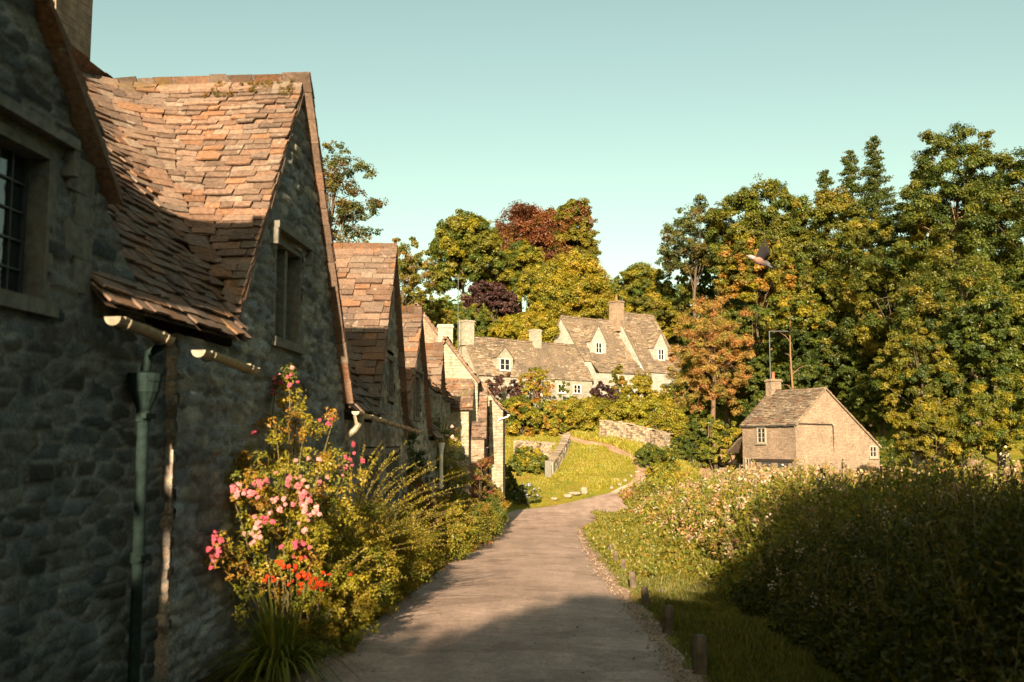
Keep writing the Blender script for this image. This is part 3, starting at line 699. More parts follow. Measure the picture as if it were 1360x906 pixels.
# ---- nearest cottage
f0 = Fr(-3.45, .07)
root = thing('stone_cottage', 'nearest dark stone cottage with leaded window, cut off by the left edge', 'cottage', f0.p(4.5, 0, -.35), 'cottages of the row')
hol = [(5.17, 6.33, 2.46, 3.47)]
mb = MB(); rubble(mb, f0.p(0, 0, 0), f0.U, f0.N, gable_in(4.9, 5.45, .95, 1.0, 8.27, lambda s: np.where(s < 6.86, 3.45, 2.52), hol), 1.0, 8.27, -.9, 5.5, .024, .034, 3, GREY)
mb.build('wall', 'rubble', root, smooth=True)
mb = MB(); back_walls(mb, f0, 1.0, 8.2, 5.2, -.9, 2.5); mb.quad(f0.p(6.86, .01, 2.0), f0.p(6.86, 1.7, 2.0), f0.p(6.86, 1.7, 3.5), f0.p(6.86, .01, 3.5))
mb.build('side_wall', 'stone_shade', root)
mb = MB(); z = 2.62; k = 0                                   # dressed quoins at the cheek
while z < 3.42:
    h_ = rnd(.19, .26); box_l(mb, f0, 6.86 - (.34 if k % 2 else .22), 6.875, -.035, .22, z, z + h_ - .008, jit=.004); z += h_; k += 1
mb.build('quoin', 'dressed', root)
window(root, f0, 5.2, 6.3, 2.5, 3.42, 2, .10, True, (3, 5))
mb = MB()
for sd in (-1, 1):
    nG = nrm(sd * f0.U * .95 + Z3); up = nrm(-sd * f0.U + Z3 * .95); A = f0.p(4.9 + sd * 2.25, -.10, 5.5 - 2.25 * .95); B = f0.p(4.9 + sd * 2.25, 3.2, 5.5 - 2.25 * .95)
    Lr = 2.25 * math.hypot(1, .95); slope(mb, A, B, up, nG, Lr, .17, .12, .026); mb.quad(A - nG * .02, B - nG * .02, B + up * Lr - nG * .02, A + up * Lr - nG * .02, SL_WARM[3])
    for q in np.arange(0, Lr, .3): mb.box(A + up * (q + .15) - nG * .045 - f0.N * .04, [up, f0.N, nG], (.147, .07, .014), pal(SL_WARM, 1)[0], .004)
ridge(mb, f0.p(4.9, -.10, 5.5), f0.p(4.9, 3.2, 5.5)); mb.build('roof', 'slate', root)
gutter(root, f0.p(6.80, -.24, 2.46), f0.p(7.62, -.28, 2.40), .062, brackets=2)
mb = MB(); c = f0.p(7.56, -.14, 0)                             # hopper and cast iron downpipe
mb.tube([f0.p(7.58, -.27, 2.38), f0.p(7.57, -.25, 2.33), f0.p(7.56, -.16, 2.27), f0.p(7.56, -.14, 2.14)], .035, 10)
for z0_, z1_, ra, rb in ((2.06, 2.12, .125, .13), (1.98, 2.06, .11, .12), (1.84, 1.98, .05, .105)):
    mb.tube([c + Z3 * z0_, c + Z3 * z1_], [ra, rb], 4 if False else 14)
mb.tube([c + Z3 * 1.86, c + Z3 * -.75], .042, 14)
for z_ in (1.8, .75, -.3): mb.tube([c + Z3 * (z_ - .04), c + Z3 * (z_ + .04)], .055, 14); mb.box(c + Z3 * z_ - f0.N * -.04, [f0.U, f0.N, Z3], (.085, .02, .02))
mb.build('downpipe', 'green_iron', root, smooth=False)
# ---- the row goes on unseen behind the viewer; cottage added to shade the near gable
fp = Fr(-3.66, .07)
root = thing('stone_cottage', 'unseen cottage of the row behind the viewer, added to shade the nearest one', 'cottage', fp.p(-3, 0, .1), 'cottages of the row')
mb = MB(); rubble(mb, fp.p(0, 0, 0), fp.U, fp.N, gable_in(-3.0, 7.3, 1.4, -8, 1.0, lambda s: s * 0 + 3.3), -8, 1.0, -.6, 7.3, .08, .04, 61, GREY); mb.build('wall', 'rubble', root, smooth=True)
mb = MB(); back_walls(mb, fp, -8, 1.0, 5.2, -.6, 3.4); mb.build('side_wall', 'stone_shade', root)
row_roof(root, fp, -8, 1.0, -3.0, 7.3, 1.4, 3.4, 3.4, gauge=.3, th=.03, wid=(.3, .6), verge=.10)
# ---- second cottage: big gable with the hooded window
f1 = Fr(-3.35, .07)
root = thing('stone_cottage', 'tall gabled stone cottage with hooded two-light window and orange slate roof', 'cottage', f1.p(11, 0, -.6), 'cottages of the row')
hol = [(10.75, 11.76, 2.70, 3.84)]
mb = MB(); rubble(mb, f1.p(0, 0, 0), f1.U, f1.N, gable_in(11.6, 5.86, 1.48, 8.2, 14.05, lambda s: np.where(s < 11.6, 2.50, 2.0), hol), 8.2, 14.05, -1.2, 5.9, .026, .042, 11, (.165, .165, .148))
rubble(mb, f1.p(8.215, .20, 0), f1.N, -f1.U, lambda a, z: a < 9, 0, .225, -1.2, 2.5, .024, .012, 15, (.26, .20, .15))
mb.build('wall', 'rubble', root, smooth=True)
mb = MB(); back_walls(mb, f1, 8.25, 14.0, 5.2, -1.2, 2.3); mb.build('side_wall', 'stone_shade', root)
row_roof(root, f1, 6.86, 14.1, 11.6, 5.86, 1.48, 2.55, 2.0, gauge=.102, th=.016, wid=(.12, .34), rf=1.5, verge=.05, verge_r=.14, flush=.16)
mb = MB(); n = 46; a_ = rnd(-.02, 1.1, n) ** 1.3; sd_ = rng.choice([-1, 1], n, p=[.75, .25]); b_ = rnd(0, .26, n)
C_ = np.array([f1.p(11.6 + sd_[i] * (b_[i] * .56 + .06), abs(a_[i]), 5.86 + .05 - b_[i] * .83) for i in range(n)]); clumps_to_leaves(mb, C_, rnd(.03, .075, n), 130, .014, [(.24, .13, .02), (.17, .12, .018), (.12, .10, .015)], .6, .6); mb.build('moss', 'leaf', root)
window(root, f1, 10.79, 11.72, 2.74, 3.79, 2, .10, True, None, depth=.2)
chimney(root, (-5.62, 11.75), f1.U, .85, .52, 4.6, 9.0, 'stone_warm', flange=6.12)
gutter(root, f1.p(7.78, -.36, 2.32), f1.p(9.1, -.36, 2.28), .058, brackets=2)
# ---- third cottage
f2 = Fr(-2.85, .02)
root = thing('stone_cottage', 'third cottage of the row, its lower roof half in shadow above a long cream gutter', 'cottage', f2.p(18.5, 0, -1), 'cottages of the row')
hol = [(16.9, 18.5, .35, 1.5), (19.4, 21.3, .35, 1.5), (19.4, 20.4, 2.4, 3.4)]
mb = MB(); rubble(mb, f2.p(0, 0, 0), f2.U, f2.N, gable_in(19.8, 5.43, 1.5, 14.0, 22.8, lambda s: s * 0 + 1.95, hol), 14.0, 22.8, -1.5, 5.5, .035, .04, 21, (.19, .175, .14))
mb.build('wall', 'rubble', root, smooth=True)
mb = MB(); back_walls(mb, f2, 14.1, 22.8, 5.2, -1.5, 2.1); mb.build('side_wall', 'stone_shade', root)
row_roof(root, f2, 14.1, 22.8, 19.8, 5.43, 1.5, 2.05, 1.85, gauge=.165, th=.024, wid=(.22, .55), verge=.14)
window(root, f2, 17.0, 18.4, .45, 1.38, 3, .11, False, None); window(root, f2, 19.5, 21.2, .45, 1.38, 3, .11, False, None); window(root, f2, 19.5, 20.3, 2.5, 3.25, 2, .09, False, None)
gutter(root, f2.p(13.75, -.42, 2.03), f2.p(22.3, -.34, 1.86), .055, brackets=8)
mb = MB(); a = f2.p(14.15, -.40, 1.98)
mb.tube([a, a - Z3 * .12, a - Z3 * .2 - f2.U * .02 - f2.N * .05, a - Z3 * .34 - f2.N * .22 - f2.U * .05, a - Z3 * .44 - f2.N * .27 - f2.U * .05, a - Z3 * 1.3 - f2.N * .27 - f2.U * .05, a - Z3 * 2.6 - f2.N * .27 - f2.U * .05], .045, 10)
mb.tube([a - Z3 * .0, a - Z3 * .12], [.085, .06], 10); mb.build('downpipe', 'gutter', root, smooth=True)
chimney(root, (-5.55, 29.0), f2.U, .5, .42, 5.3, 7.62, 'stone_warm')
# ---- fourth cottage
f3 = Fr(-4.29, .06)
root = thing('stone_cottage', 'fourth cottage along the lane with narrow steep gable and mossy drip stone', 'cottage', f3.p(27, 0, -1.4), 'cottages of the row')
mb = MB(); rubble(mb, f3.p(0, 0, 0), f3.U, f3.N, gable_in(27.5, 5.1, 1.45, 22.8, 31.5, lambda s: s * 0 + 1.7, [(26.9, 28.1, 2.2, 3.5)]), 22.8, 31.5, -1.9, 5.2, .045, .04, 31, (.19, .175, .14))
mb.build('wall', 'rubble', root, smooth=True)
mb = MB(); back_walls(mb, f3, 22.9, 31.5, 5.2, -1.8, 1.8); mb.build('side_wall', 'stone_shade', root)
row_roof(root, f3, 22.9, 31.5, 27.5, 5.1, 1.45, 1.8, 1.7, gauge=.2, th=.028, wid=(.28, .65), verge=.16)
window(root, f3, 27.0, 28.0, 2.3, 3.4, 2, .1, True, None)
chimney(root, (-6.4, 37.0), f3.U, .42, .42, 4.9, 7.0, 'dressed_pale')
mb = MB(); a = f3.p(31.0, -.25, 1.6); mb.tube([a, a - Z3 * .1, a - Z3 * .35, a - Z3 * 1.4], [.12, .10, .06, .06], 10); mb.build('downpipe', 'white', root, smooth=True)
# ---- fifth, small dormer cottage
f4 = Fr(-3.72, .03)
root = thing('stone_cottage', 'small fifth cottage with little lit gabled roof tucked before the pale gable', 'cottage', f4.p(35.5, 0, -1.8), 'cottages of the row')
mb = MB(); rubble(mb, f4.p(0, 0, 0), f4.U, f4.N, gable_in(36.0, 4.87, 1.4, 32.0, 40.5, lambda s: s * 0 + 3.2, [(35.6, 36.4, 1.2, 2.6)]), 32.0, 40.5, -2.3, 5.0, .06, .04, 41, (.19, .175, .14))
mb.build('wall', 'rubble', root, smooth=True)
mb = MB(); back_walls(mb, f4, 32.0, 40.5, 4.4, -2.2, 3.3); mb.build('side_wall', 'stone_warm', root)
row_roof(root, f4, 32.0, 40.6, 36.0, 4.87, 1.4, 3.25, 3.25, gauge=.2, th=.03, wid=(.28, .65), verge=.16, tm=1.0)
window(root, f4, 35.65, 36.35, 1.3, 2.5, 1, .1, False, None)

# ------------------------------------------------------------------ generic far house
def far_window(parent, P, U, N, w, h, lights=2, mat='white', fw=.07, sill=True, name='window', panes=2):
    """P centre on the wall face"""
    ax = [U, N, Z3]; mb = MB(); P = np.asarray(P, float)
    for s_ in (-1, 1):
        mb.box(P + U * s_ * (w / 2) + N * .03, ax, (fw / 2, .06, h / 2 + fw / 2)); mb.box(P + Z3 * s_ * (h / 2) + N * .028, ax, (w / 2 + fw / 2, .055, fw / 2))
    for k in range(1, lights): mb.box(P + U * (-w / 2 + w * k / lights) + N * .02, ax, (fw * .35, .05, h / 2))
    for k in range(1, panes): mb.box(P + Z3 * (-h / 2 + h * k / panes) + N * .012, ax, (w / 2, .035, fw * .2))
    if sill: mb.box(P - Z3 * (h / 2 + fw * .9) + N * .06, ax, (w / 2 + fw * 1.3, .10, fw * .35))
    o = mb.build(name, mat, parent)
    mb = MB(); mb.box(P + N * .008, ax, (w / 2, .006, h / 2)); mb.build('pane', 'glass', o); return o
def house(name, label, A, alpha, L, wf, wb, zef, zeb, zb, wall='stone_pale', palette=SL_GREY, gauge=.28, group=None, over=.16, coping=False, mat='slate_far', wid=(.3, .7), sag=.05, cat='cottage', verge=.12, th=.03):
    A = np.asarray(A, float); U = np.array([math.cos(alpha), math.sin(alpha), 0]); N = np.array([math.sin(alpha), -math.cos(alpha), 0])
    root = thing(name, label, cat, (A[0], A[1], zb), group, rot=alpha)
    zr = A[2]; A0 = np.array([A[0], A[1], 0])
    mb = MB(); poly = [(-wb, zb - 1.5), (wf, zb - 1.5), (wf, zef - .03), (0, zr - .05), (-wb, zeb - .03)]
    mb.prism(poly, A0, N, Z3, -U, L); mb.build('wall', wall, root)
    mb = MB()
    for sd, wd, ze in ((1, wf, zef), (-1, wb, zeb)):
        dz = zr - ze; up = nrm(-sd * N * wd + Z3 * dz); n = nrm(sd * N * dz + Z3 * wd); e = over
        a = A0 + sd * N * wd + Z3 * ze - up * e - U * verge; b = a + U * (L + 2 * verge); Ls = math.hypot(wd, dz) + e
        slope(mb, a, b, up, n, Ls, gauge, gauge * .7, th, wid, palette, sag=sag, seed=int(abs(A[0]) * 3) % 17, jit=.02)
        mb.quad(a - n * .0, b - n * .0, b + up * Ls, a + up * Ls, palette[3])
        mb.box((a + b) / 2 + up * e * .5 - n * .05, [U, up, n], (L / 2 + verge, e * .5, .03), palette[3])
        for q in (a, b):
            mb.box(q + up * Ls / 2 - n * .03, [up, U, n], (Ls / 2, .05, .05), palette[1])
    ridge(mb, A0 + Z3 * zr - U * verge, A0 + Z3 * zr + U * (L + verge), .5, .16, palette)
    mb.build('roof', mat, root)
    return root, U, N
def dormer(root, P, U, N, w, hw, hg, depth, mat='plaster', winmat='white', palette=SL_GREY, winw=None, over=.12):
    """P: centre of the base of the dormer's front face"""
    P = np.asarray(P, float); mb = MB()
    mb.prism([(-w / 2, -.6), (w / 2, -.6), (w / 2, hw), (0, hw + hg), (-w / 2, hw)], P, U, Z3, N, depth); o = mb.build('dormer', mat, root)
    mb = MB(); Lr = math.hypot(w / 2, hg) + over
    for sd in (-1, 1):
        up = nrm(-sd * U * (w / 2) + Z3 * hg); n = nrm(sd * U * hg + Z3 * w / 2)
        a = P + sd * U * w / 2 + Z3 * hw - up * over + N * .1 + n * .02; b = a - N * (depth + .1)
        slope(mb, a, b, up, n, Lr, .26, .22, .03, (.25, .5), palette, sag=.01, jit=.015); mb.box((a + b) / 2 + up * Lr / 2 - n * .02, [up, N, n], (Lr / 2, depth / 2 + .05, .02), palette[3])
    ridge(mb, P + Z3 * (hw + hg + .02) + N * .1, P + Z3 * (hw + hg + .02) - N * depth, .4, .1, palette)
    mb.build('dormer_roof', 'slate_far', o)
    ww = winw or w * .62
    far_window(o, P + Z3 * (hw * .48) + N * .0, U, N, ww, hw * .82, 2, winmat, .06)
    return o
# ---- end of the row: pale cross gable with lean-to
PI2 = math.pi / 2
ap = at(592, 450, 42)
root, U, N = house('stone_cottage', 'pale cottage with sunlit cross gable above a slated lean-to', ap, PI2, 6.5, 1.36, 1.36, at(633, 504, 42)[2], at(633, 504, 42)[2], -2.4, 'stone_pale', SL_WARM, .2, 'cottages of the row', wid=(.25, .55), mat='slate_far')
a = at(588, 543, 40.6); b = at(628, 543, 40.6); c = at(588, 505, 41.95); L = np.linalg.norm(c - a); up = nrm([0, c[1] - a[1], c[2] - a[2]]); n = nrm([0, -up[2], up[1]])
mb = MB(); slope(mb, a, b, up, n, math.hypot(c[1] - a[1], c[2] - a[2]), .2, .17, .028, (.22, .5), SL_WARM); mb.box((a + b) / 2 + up * L / 2 - n * .04, [X3, up, n], ((b[0] - a[0]) / 2, L / 2, .03), SL_WARM[3])
mb.build('lean_to_roof', 'slate_far', root)
a = at(595, 560, 40.85); b = at(622.5, 560, 40.85); zt = a[2] + .55
mb = MB(); mb.box([(a[0] + b[0]) / 2, 41.4, (zt - 2.6) / 2], [X3, Y3, Z3], ((b[0] - a[0]) / 2, .56, (zt + 2.6) / 2)); mb.build('lean_to_wall', 'stone_pale', root)
chimney(root, (at(592, 440, 49)[0], 49.0), X3, .74, .6, 5.8, at(592, 436, 49)[2], 'plaster', cap=.05)
# ---- last cottage of the row
rA = at(617, 484, 46); eR = at(672, 545, 46)
root, U, N = house('stone_cottage', 'last cottage at the lane end with sunlit narrow end wall and curved verge', (rA[0], 46.0, rA[2]), PI2, 6.0, eR[0] - rA[0] - .08, 2.2, eR[2], eR[2], -2.45, 'stone_pale', SL_WARM, .2, 'cottages of the row', wid=(.25, .55))
a = at(626, 582, 41.6); b = at(646, 582, 41.6); c = at(626, 512, 43.1); up = nrm([0, c[1] - a[1], c[2] - a[2]]); L = math.hypot(c[1] - a[1], c[2] - a[2]); n = nrm([0, -up[2], up[1]])
mb = MB(); slope(mb, a, b, up, n, L, .19, .16, .028, (.2, .45), SL_WARM); mb.box((a + b) / 2 + up * L / 2 - n * .04, [X3, up, n], ((b[0] - a[0]) / 2, L / 2, .03), SL_WARM[3])
n2 = nrm([0, up[2], up[1]]); e = np.array([b[0], 43.15 + (43.15 - a[1]), a[2]]); up2 = nrm([0, -up[1], up[2]])
mb.box((np.array([a[0], e[1], e[2]]) + e) / 2 + up2 * L / 2, [X3, up2, n2], ((b[0] - a[0]) / 2, L / 2, .03), SL_WARM[2]); ridge(mb, c, np.array([b[0], c[1], c[2]]), .4, .1)
mb.build('dormer_roof', 'slate_far', root)
mb = MB(); mb.prism([(-1.4, -4.4), (1.4, -4.4), (1.4, 0), (0, 2.15), (-1.4, 0)], np.array([b[0] - .1, 43.15, a[2]]), Y3, Z3, X3, .9); mb.box([b[0] - .5, 45.2, 0], [X3, Y3, Z3], (.45, .8, 2.5)); dm = mb.build('dormer_wall', 'stone_warm', root)
far_window(root, [b[0] - .1, 43.2, a[2] + .4], Y3, X3, .7, 1.4, 2, 'dressed', .08)
# projecting end wall block by the lane with its own little roof
e0, e1 = at(650, 560, 45.2), at(668, 560, 45.2)
mb = MB(); mb.prism([(e0[0], -2.7), (e1[0], -2.7), (e1[0], at(668, 545, 45.2)[2]), (e0[0], at(650, 522, 45.2)[2])], np.array([0, 45.2, 0]), X3, Z3, -Y3, 1.2); mb.build('end_wall', 'stone_pale', root)
mb = MB(); q = [at(648, 517, 45.1), at(656, 530, 45.1), at(665, 541, 45.1), at(675, 548, 45.1)]
for i in range(3):
    d = q[i + 1] - q[i]; Ld = np.linalg.norm(d); d = d / Ld; nn = nrm(np.cross(Y3, d)); nn = nn if nn[2] > 0 else -nn
    for k in range(2): mb.box(q[i] + d * Ld * (k + .5) / 2 + Y3 * .7 + nn * .01 * k, [d, Y3, nn], (Ld / 4 + .03, .8, .022), SL_WARM[k])
mb.build('end_roof', 'slate_far', root)
gutter(root, at(676, 551, 45.0) - X3 * .02, at(676, 551, 45.0) + Y3 * 1.6 - X3 * .02, .06, 'white', 2)
mb = MB(); g_ = at(675, 551, 45.1); mb.tube([g_, g_ - Z3 * .08, g_ - Z3 * .14 - X3 * .2, g_ - Z3 * .2 - X3 * .42, g_ - Z3 * .3 - X3 * .46], .035, 8); mb.build('downpipe', 'white', root)
# ---- tall cottage behind the row
ap = at(553, 404, 50); er = at(596, 462, 50)
root, U, N = house('stone_cottage', 'tall cottage behind the row showing one bare sunlit gable slope', ap, PI2, 7, (er[0] - ap[0]) * 1.5, (er[0] - ap[0]) * 1.5, ap[2] - (ap[2] - er[2]) * 1.5, ap[2] - (ap[2] - er[2]) * 1.5, -2.4, 'stone_warm', SL_WARM, .22, 'cottages of the row', wid=(.3, .6))
# ---- hill cottages
ap = at(616, 447, 90); al = R(38)
root, U, N = house('stone_cottage', 'long low hill cottage with one small white dormer and a red door', ap, al, 13.6, 2.35, 2.35, at(636, 497, 88.2)[2], at(636, 497, 88.2)[2], 5.0, 'plaster', SL_GREY, .26, 'cottages on the hill', wid=(.3, .7), sag=.10)
zr, ze = ap[2], at(636, 497, 88.2)[2]
chimney(root, (ap[0] + U[0] * .3, ap[1] + U[1] * .3), U, .95, 1.1, zr - .8, at(620, 428, 90)[2], 'plaster', cap=.08)
c = A_ = np.array([ap[0], ap[1], 0]) + U * 8.4; chimney(root, c, U, .9, .8, zr - .8, zr + 1.05, 'plaster', cap=.05)
dp = at(668, 498, 90.5); dn = np.array([ap[0], ap[1], 0]); k_ = np.dot(dp - dn, U); front = dn + U * k_ + N * 2.05
dormer(root, [front[0], front[1], at(667, 493, front[1])[2]], U, N, 1.9, 1.25, 1.0, 2.0, 'plaster', 'white', winw=1.1)
fd = dn + U * 6.6 + N * 2.36; mb = MB(); mb.box(fd + Z3 * (ze - 1.3) + N * .03, [U, N, Z3], (.42, .04, .85)); d_ = mb.build('door', 'red_door', root)
mb = MB(); mb.box(fd + Z3 * (ze - .38) + N * .05, [U, N, Z3], (.62, .07, .07)); 
for s_ in (-1, 1): mb.box(fd + Z3 * (ze - 1.3) + N * .05 + U * s_ * .52, [U, N, Z3], (.09, .07, .85))
mb.build('door_frame', 'white', d_)
for k_ in (4.2, 9.6, 11.6): far_window(root, dn + U * k_ + N * 2.36 + Z3 * (ze - .95), U, N, .9, .8, 2, 'white')
# pair higher up
ap = at(746, 420, 100); al = R(37); zr = ap[2]; ze = at(777, 478, 97.2)[2]
root, U, N = house('stone_cottage', 'pale gabled hill cottage with steep roof and a swept dormer, left of the pair', ap, al, 6.6, 3.6, 3.0, ze, ze, 6.2, 'limewash', SL_GREY, .28, 'cottages on the hill', wid=(.3, .75), sag=.12)
dn = np.array([ap[0], ap[1], 0]); f_ = dn + U * 2.3 + N * 2.95
dormer(root, [f_[0], f_[1], zr - 2.95 * (zr - ze) / 3.6 - .1], U, N, 2.1, 1.25, 1.65, 2.9, 'limewash', 'white', winw=.8)
a = dn + U * .6 + N * 5.0 + Z3 * (ze - 1.3); b = a + U * 6.4; up = nrm(-N * 1.4 + Z3 * 1.3); n = nrm(N * 1.3 + Z3 * 1.4)
mb = MB(); slope(mb, a, b, up, n, 1.95, .26, .22, .03, (.3, .6), SL_GREY); mb.box((a + b) / 2 + up * 1 - n * .03, [U, up, n], (3.2, 1, .02), SL_GREY[3]); mb.build('lean_to_roof', 'slate_far', root)
mb = MB(); mb.box(dn + U * 3.8 + N * 4.2 + Z3 * (ze - 3.0), [U, N, Z3], (3.1, .7, 1.65)); mb.build('lean_to_wall', 'limewash', root)
far_window(root, dn + U * 3.6 + N * 4.91 + Z3 * (ze - 2.1), U, N, .9, .9, 2, 'white')
ap2 = at(812, 416, 104.3) + np.array([math.sin(al), -math.cos(al), 0]) * .9
root, U, N = house('stone_cottage', 'right cottage of the hill pair with tall chimney and white end gable', ap2, al, 5.2, 4.3, 3.2, ze - .9, ze, 6.4, 'limewash', SL_GREY, .28, 'cottages on the hill', wid=(.3, .75), sag=.12)
dn = np.array([ap2[0], ap2[1], 0]); f_ = dn + U * 2.9 + N * 3.4
dormer(root, [f_[0], f_[1], ap2[2] - 3.4 * (ap2[2] - ze + .9) / 4.3 - .1], U, N, 2.1, 1.35, 1.65, 3.0, 'limewash', 'white', winw=.8)
chimney(root, (ap2[0] + U[0] * -.1, ap2[1] + U[1] * -.1), U, 1.0, 1.2, zr - 1.2, at(809, 403, 104)[2], 'stone_warm', cap=.1, pots=1)
far_window(root, dn + N * 3.2 - U * .005 + Z3 * (ze - .4), N, -U, .4, .5, 1, 'white')
ap3 = at(724, 436, 112)
house('stone_cottage', 'roof end of a cottage behind the left cottage of the pair', ap3, R(10), 5, 2.4, 2.4, ap3[2] - 2.4, ap3[2] - 2.4, 8, 'plaster', SL_WARM, .3, 'cottages on the hill', wid=(.3, .7))
# ---- right cottage by the river
apx = at(1095, 515, 69.2); al = math.atan2(.9, -.44)
root, U, N = house('stone_cottage', 'detached riverside cottage with broad lit gable and red chimney pot', (apx[0], 69.2, apx[2]), al, 5.6, 4.95, 2.72, at(1160, 592, 71.2)[2] - .05, at(1055, 563, 68)[2], -2.8, 'stone_warm', SL_GREY + SL_WARM[:3], .22, None, wid=(.25, .6), sag=.05, over=.12)
dn = np.array([apx[0], 69.2, 0]); Nl = -N; zeL = at(1055, 563, 68)[2]
chimney(root, dn[:2] + U[:2] * 5.25, U, .62, .95, apx[2] - .9, at(1027, 507, 74)[2], 'stone_warm', cap=.09, pots=1)
far_window(root, dn + Nl * 2.72 + U * 3.45 + Z3 * (zeL - .75), U, Nl, .85, 1.05, 2, 'dressed_pale', .1, panes=3)
far_window(root, dn - U * .0 + N * 4.3 + Z3 * (at(1150, 600, 71)[2]), N, -U, .65, .75, 2, 'dressed_pale', .1)
mb = MB(); mb.box(dn + Nl * 2.74 + U * 2.4 + Z3 * (at(1040, 612, 69)[2]), [U, N, Z3], (2.2, .08, .1)); mb.build('lintel', 'wood_dark', root)
for q in (1.3, 3.0):
    mb = MB(); mb.box(dn + Nl * 2.73 + U * q + Z3 * (at(1040, 617, 69)[2]), [U, N, Z3], (.5, .03, .2)); mb.build('opening', 'lead', root)
mb = MB(); mb.tube([dn + Nl * 2.80 - U * .08 + Z3 * (zeL + .02), dn - U * .08 + N * .5 + Z3 * (zeL - .02), dn - U * .08 + N * .6 + Z3 * (zeL - .15), dn - U * .08 + N * .6 + Z3 * (zeL - 2.2)], .04, 8)
mb.build('drainpipe', 'wood_dark', root)
gutter(root, dn + Nl * 2.88 - U * .1 + Z3 * (zeL - .1), dn + Nl * 2.88 + U * 5.7 + Z3 * (zeL - .1), .06, 'iron', 4)
e_ = dn + Nl * 2.72 + U * 5.6; b0 = at(970, 590, 73)[2]
mb = MB(); mb.prism([(0, -4), (1.5, -4), (1.5, -.9), (0, 0)], e_ + Z3 * (zeL - 1.0) + N * 2.2, U, Z3, Nl, 2.2); mb.build('annex_wall', 'stone_warm', root)
mb = MB(); a = e_ + U * 1.75 + Z3 * (zeL - 2.0) + Nl * .1; up = nrm(-U * 1.6 + Z3 * 1.05); n = nrm(U * 1.05 + Z3 * 1.6)
slope(mb, a, a + N * 2.5, up, n, 2.0, .2, .2, .03, (.25, .5), SL_GREY); mb.box(a + N * 1.25 + up * 1 - n * .03, [up, N, n], (1, 1.25, .03), SL_GREY[3]); mb.build('annex_roof', 'slate_far', root)
far_window(root, dn + Nl * 2.73 + U * 4.9 + Z3 * (at(983, 615, 73)[2] - .05), U, Nl, .6, .75, 2, 'dressed_pale', .08)
# aerials
def aerial(label, P, h, arm=None, yagi=False):
    root = thing('aerial_mast', label, 'aerial', P, 'television aerials'); P = np.asarray(P, float)
    mb = MB(); mb.tube([P, P + Z3 * h], .035, 8); mb.build('pole', 'iron', root)
    mb = MB(); t = P + Z3 * h
    if arm: mb.tube([t, t + X3 * arm], .035, 6)
    if yagi:
        mb.tube([t - Z3 * .3 - X3 * .6, t - Z3 * .3 + X3 * .5], .02, 5)
        for q in np.linspace(-.6, .5, 7): mb.tube([t - Z3 * .3 + X3 * q - Y3 * .3 - Z3 * .0, t - Z3 * .3 + X3 * q + Y3 * .3], .012, 4)
    mb.build('arm', 'iron', root)
pc = dn + U * 5.25; pz = at(1022, 510, 74)[2]
aerial('tall thin aerial with bent arm on the riverside cottage chimney', (at(1022.5, 470, 73.6)[0], 73.6, pz), at(1022, 440, 73.6)[2] - pz, 1.4)
pz = at(608, 436, 88)[2]; aerial('thin aerial mast between the two pale chimneys', (at(608.5, 400, 88)[0], 88, pz - 5), at(608, 365, 88)[2] - pz + 5, None, True)

# ================================================================== WALLS, STONES AND POSTS
def stone_wall(name, label, pts, h, th=.45, res=.09, seed=3, mat='rubble', base=(.19, .145, .10), cat='stone wall', group='dry stone walls'):
    """free-standing or retaining wall along ground points (xy)"""
    P = [np.array([p[0], p[1], float(G(p[0], p[1])) - .15]) for p in pts]
    root = thing(name, label, cat, P[0], group); mb = MB(); cp = MB()
    for a, b in zip(P[:-1], P[1:]):
        d = b - a; L = np.linalg.norm(d[:2]); U = nrm([d[0], d[1], 0]); N = np.array([U[1], -U[0], 0]); sl_ = d[2] / L
        for sg, O in ((1, a + N * th / 2), (-1, a - N * th / 2)):
            # shear so the courses follow the slope
            tmp = MB(); rubble(tmp, O, U, N * sg, lambda u, v: v < h * (1 + 0 * u) + .12 * (fbm(u * .6 + seed, u * 0, seed) - .5), 0, L, 0, h + .15, res, .05, seed + sg, base, (.07, .06, .045), (.06, .13), (.12, .4))
            V = np.vstack(tmp.v); V[:, 2] += ((V - a) @ U) * sl_; mb.add(V, np.vstack(tmp.f4), np.vstack(tmp.c))
        x = 0
        while x < L:
            w_ = rnd(.22, .5); c = a + U * (x + w_ / 2) + Z3 * ((x + w_ / 2) * sl_ + h + rnd(-.03, .05))
            cp.box(c, [nrm(U + Z3 * (sl_ + rnd(-.08, .08))), N, Z3], (w_ / 2, th / 2 + rnd(0, .07), rnd(.04, .08)), pal([(.24, .19, .14), (.20, .155, .11)], 1)[0], .03); x += w_ * .97
        for e in (a, b): mb.box(e + Z3 * h / 2, [U, N, Z3], (.05, th / 2 - .02, h / 2), base, .02)
    mb.build('wall', mat, root, smooth=False); cp.build('coping', mat, root); return root
stone_wall('stone_wall', 'curved dry stone retaining wall under the long clipped hedge', [(7.3, 82.4), (9.3, 82.0), (11.2, 82.2), (13.0, 83.6)], 1.7, .5, seed=5)
stone_wall('stone_wall', 'pale stone wall climbing the green bank above the standing stone', [(2.75, 71.9), (3.3, 74.8), (4.0, 78.2), (4.5, 81.4)], .95, .5, seed=9, base=(.27, .23, .17))
stone_wall('stone_wall', 'short brown stone wall half buried in ivy left of the green', [(.2, 75.4), (1.6, 75.2), (2.9, 75.6)], 1.5, .45, seed=14, base=(.21, .16, .11))
stone_wall('stone_wall', 'low garden wall beside the wood road at the riverside cottage', [(14.6, 70.2), (15.3, 72.5)], 1.3, .4, seed=17, base=(.22, .17, .12))
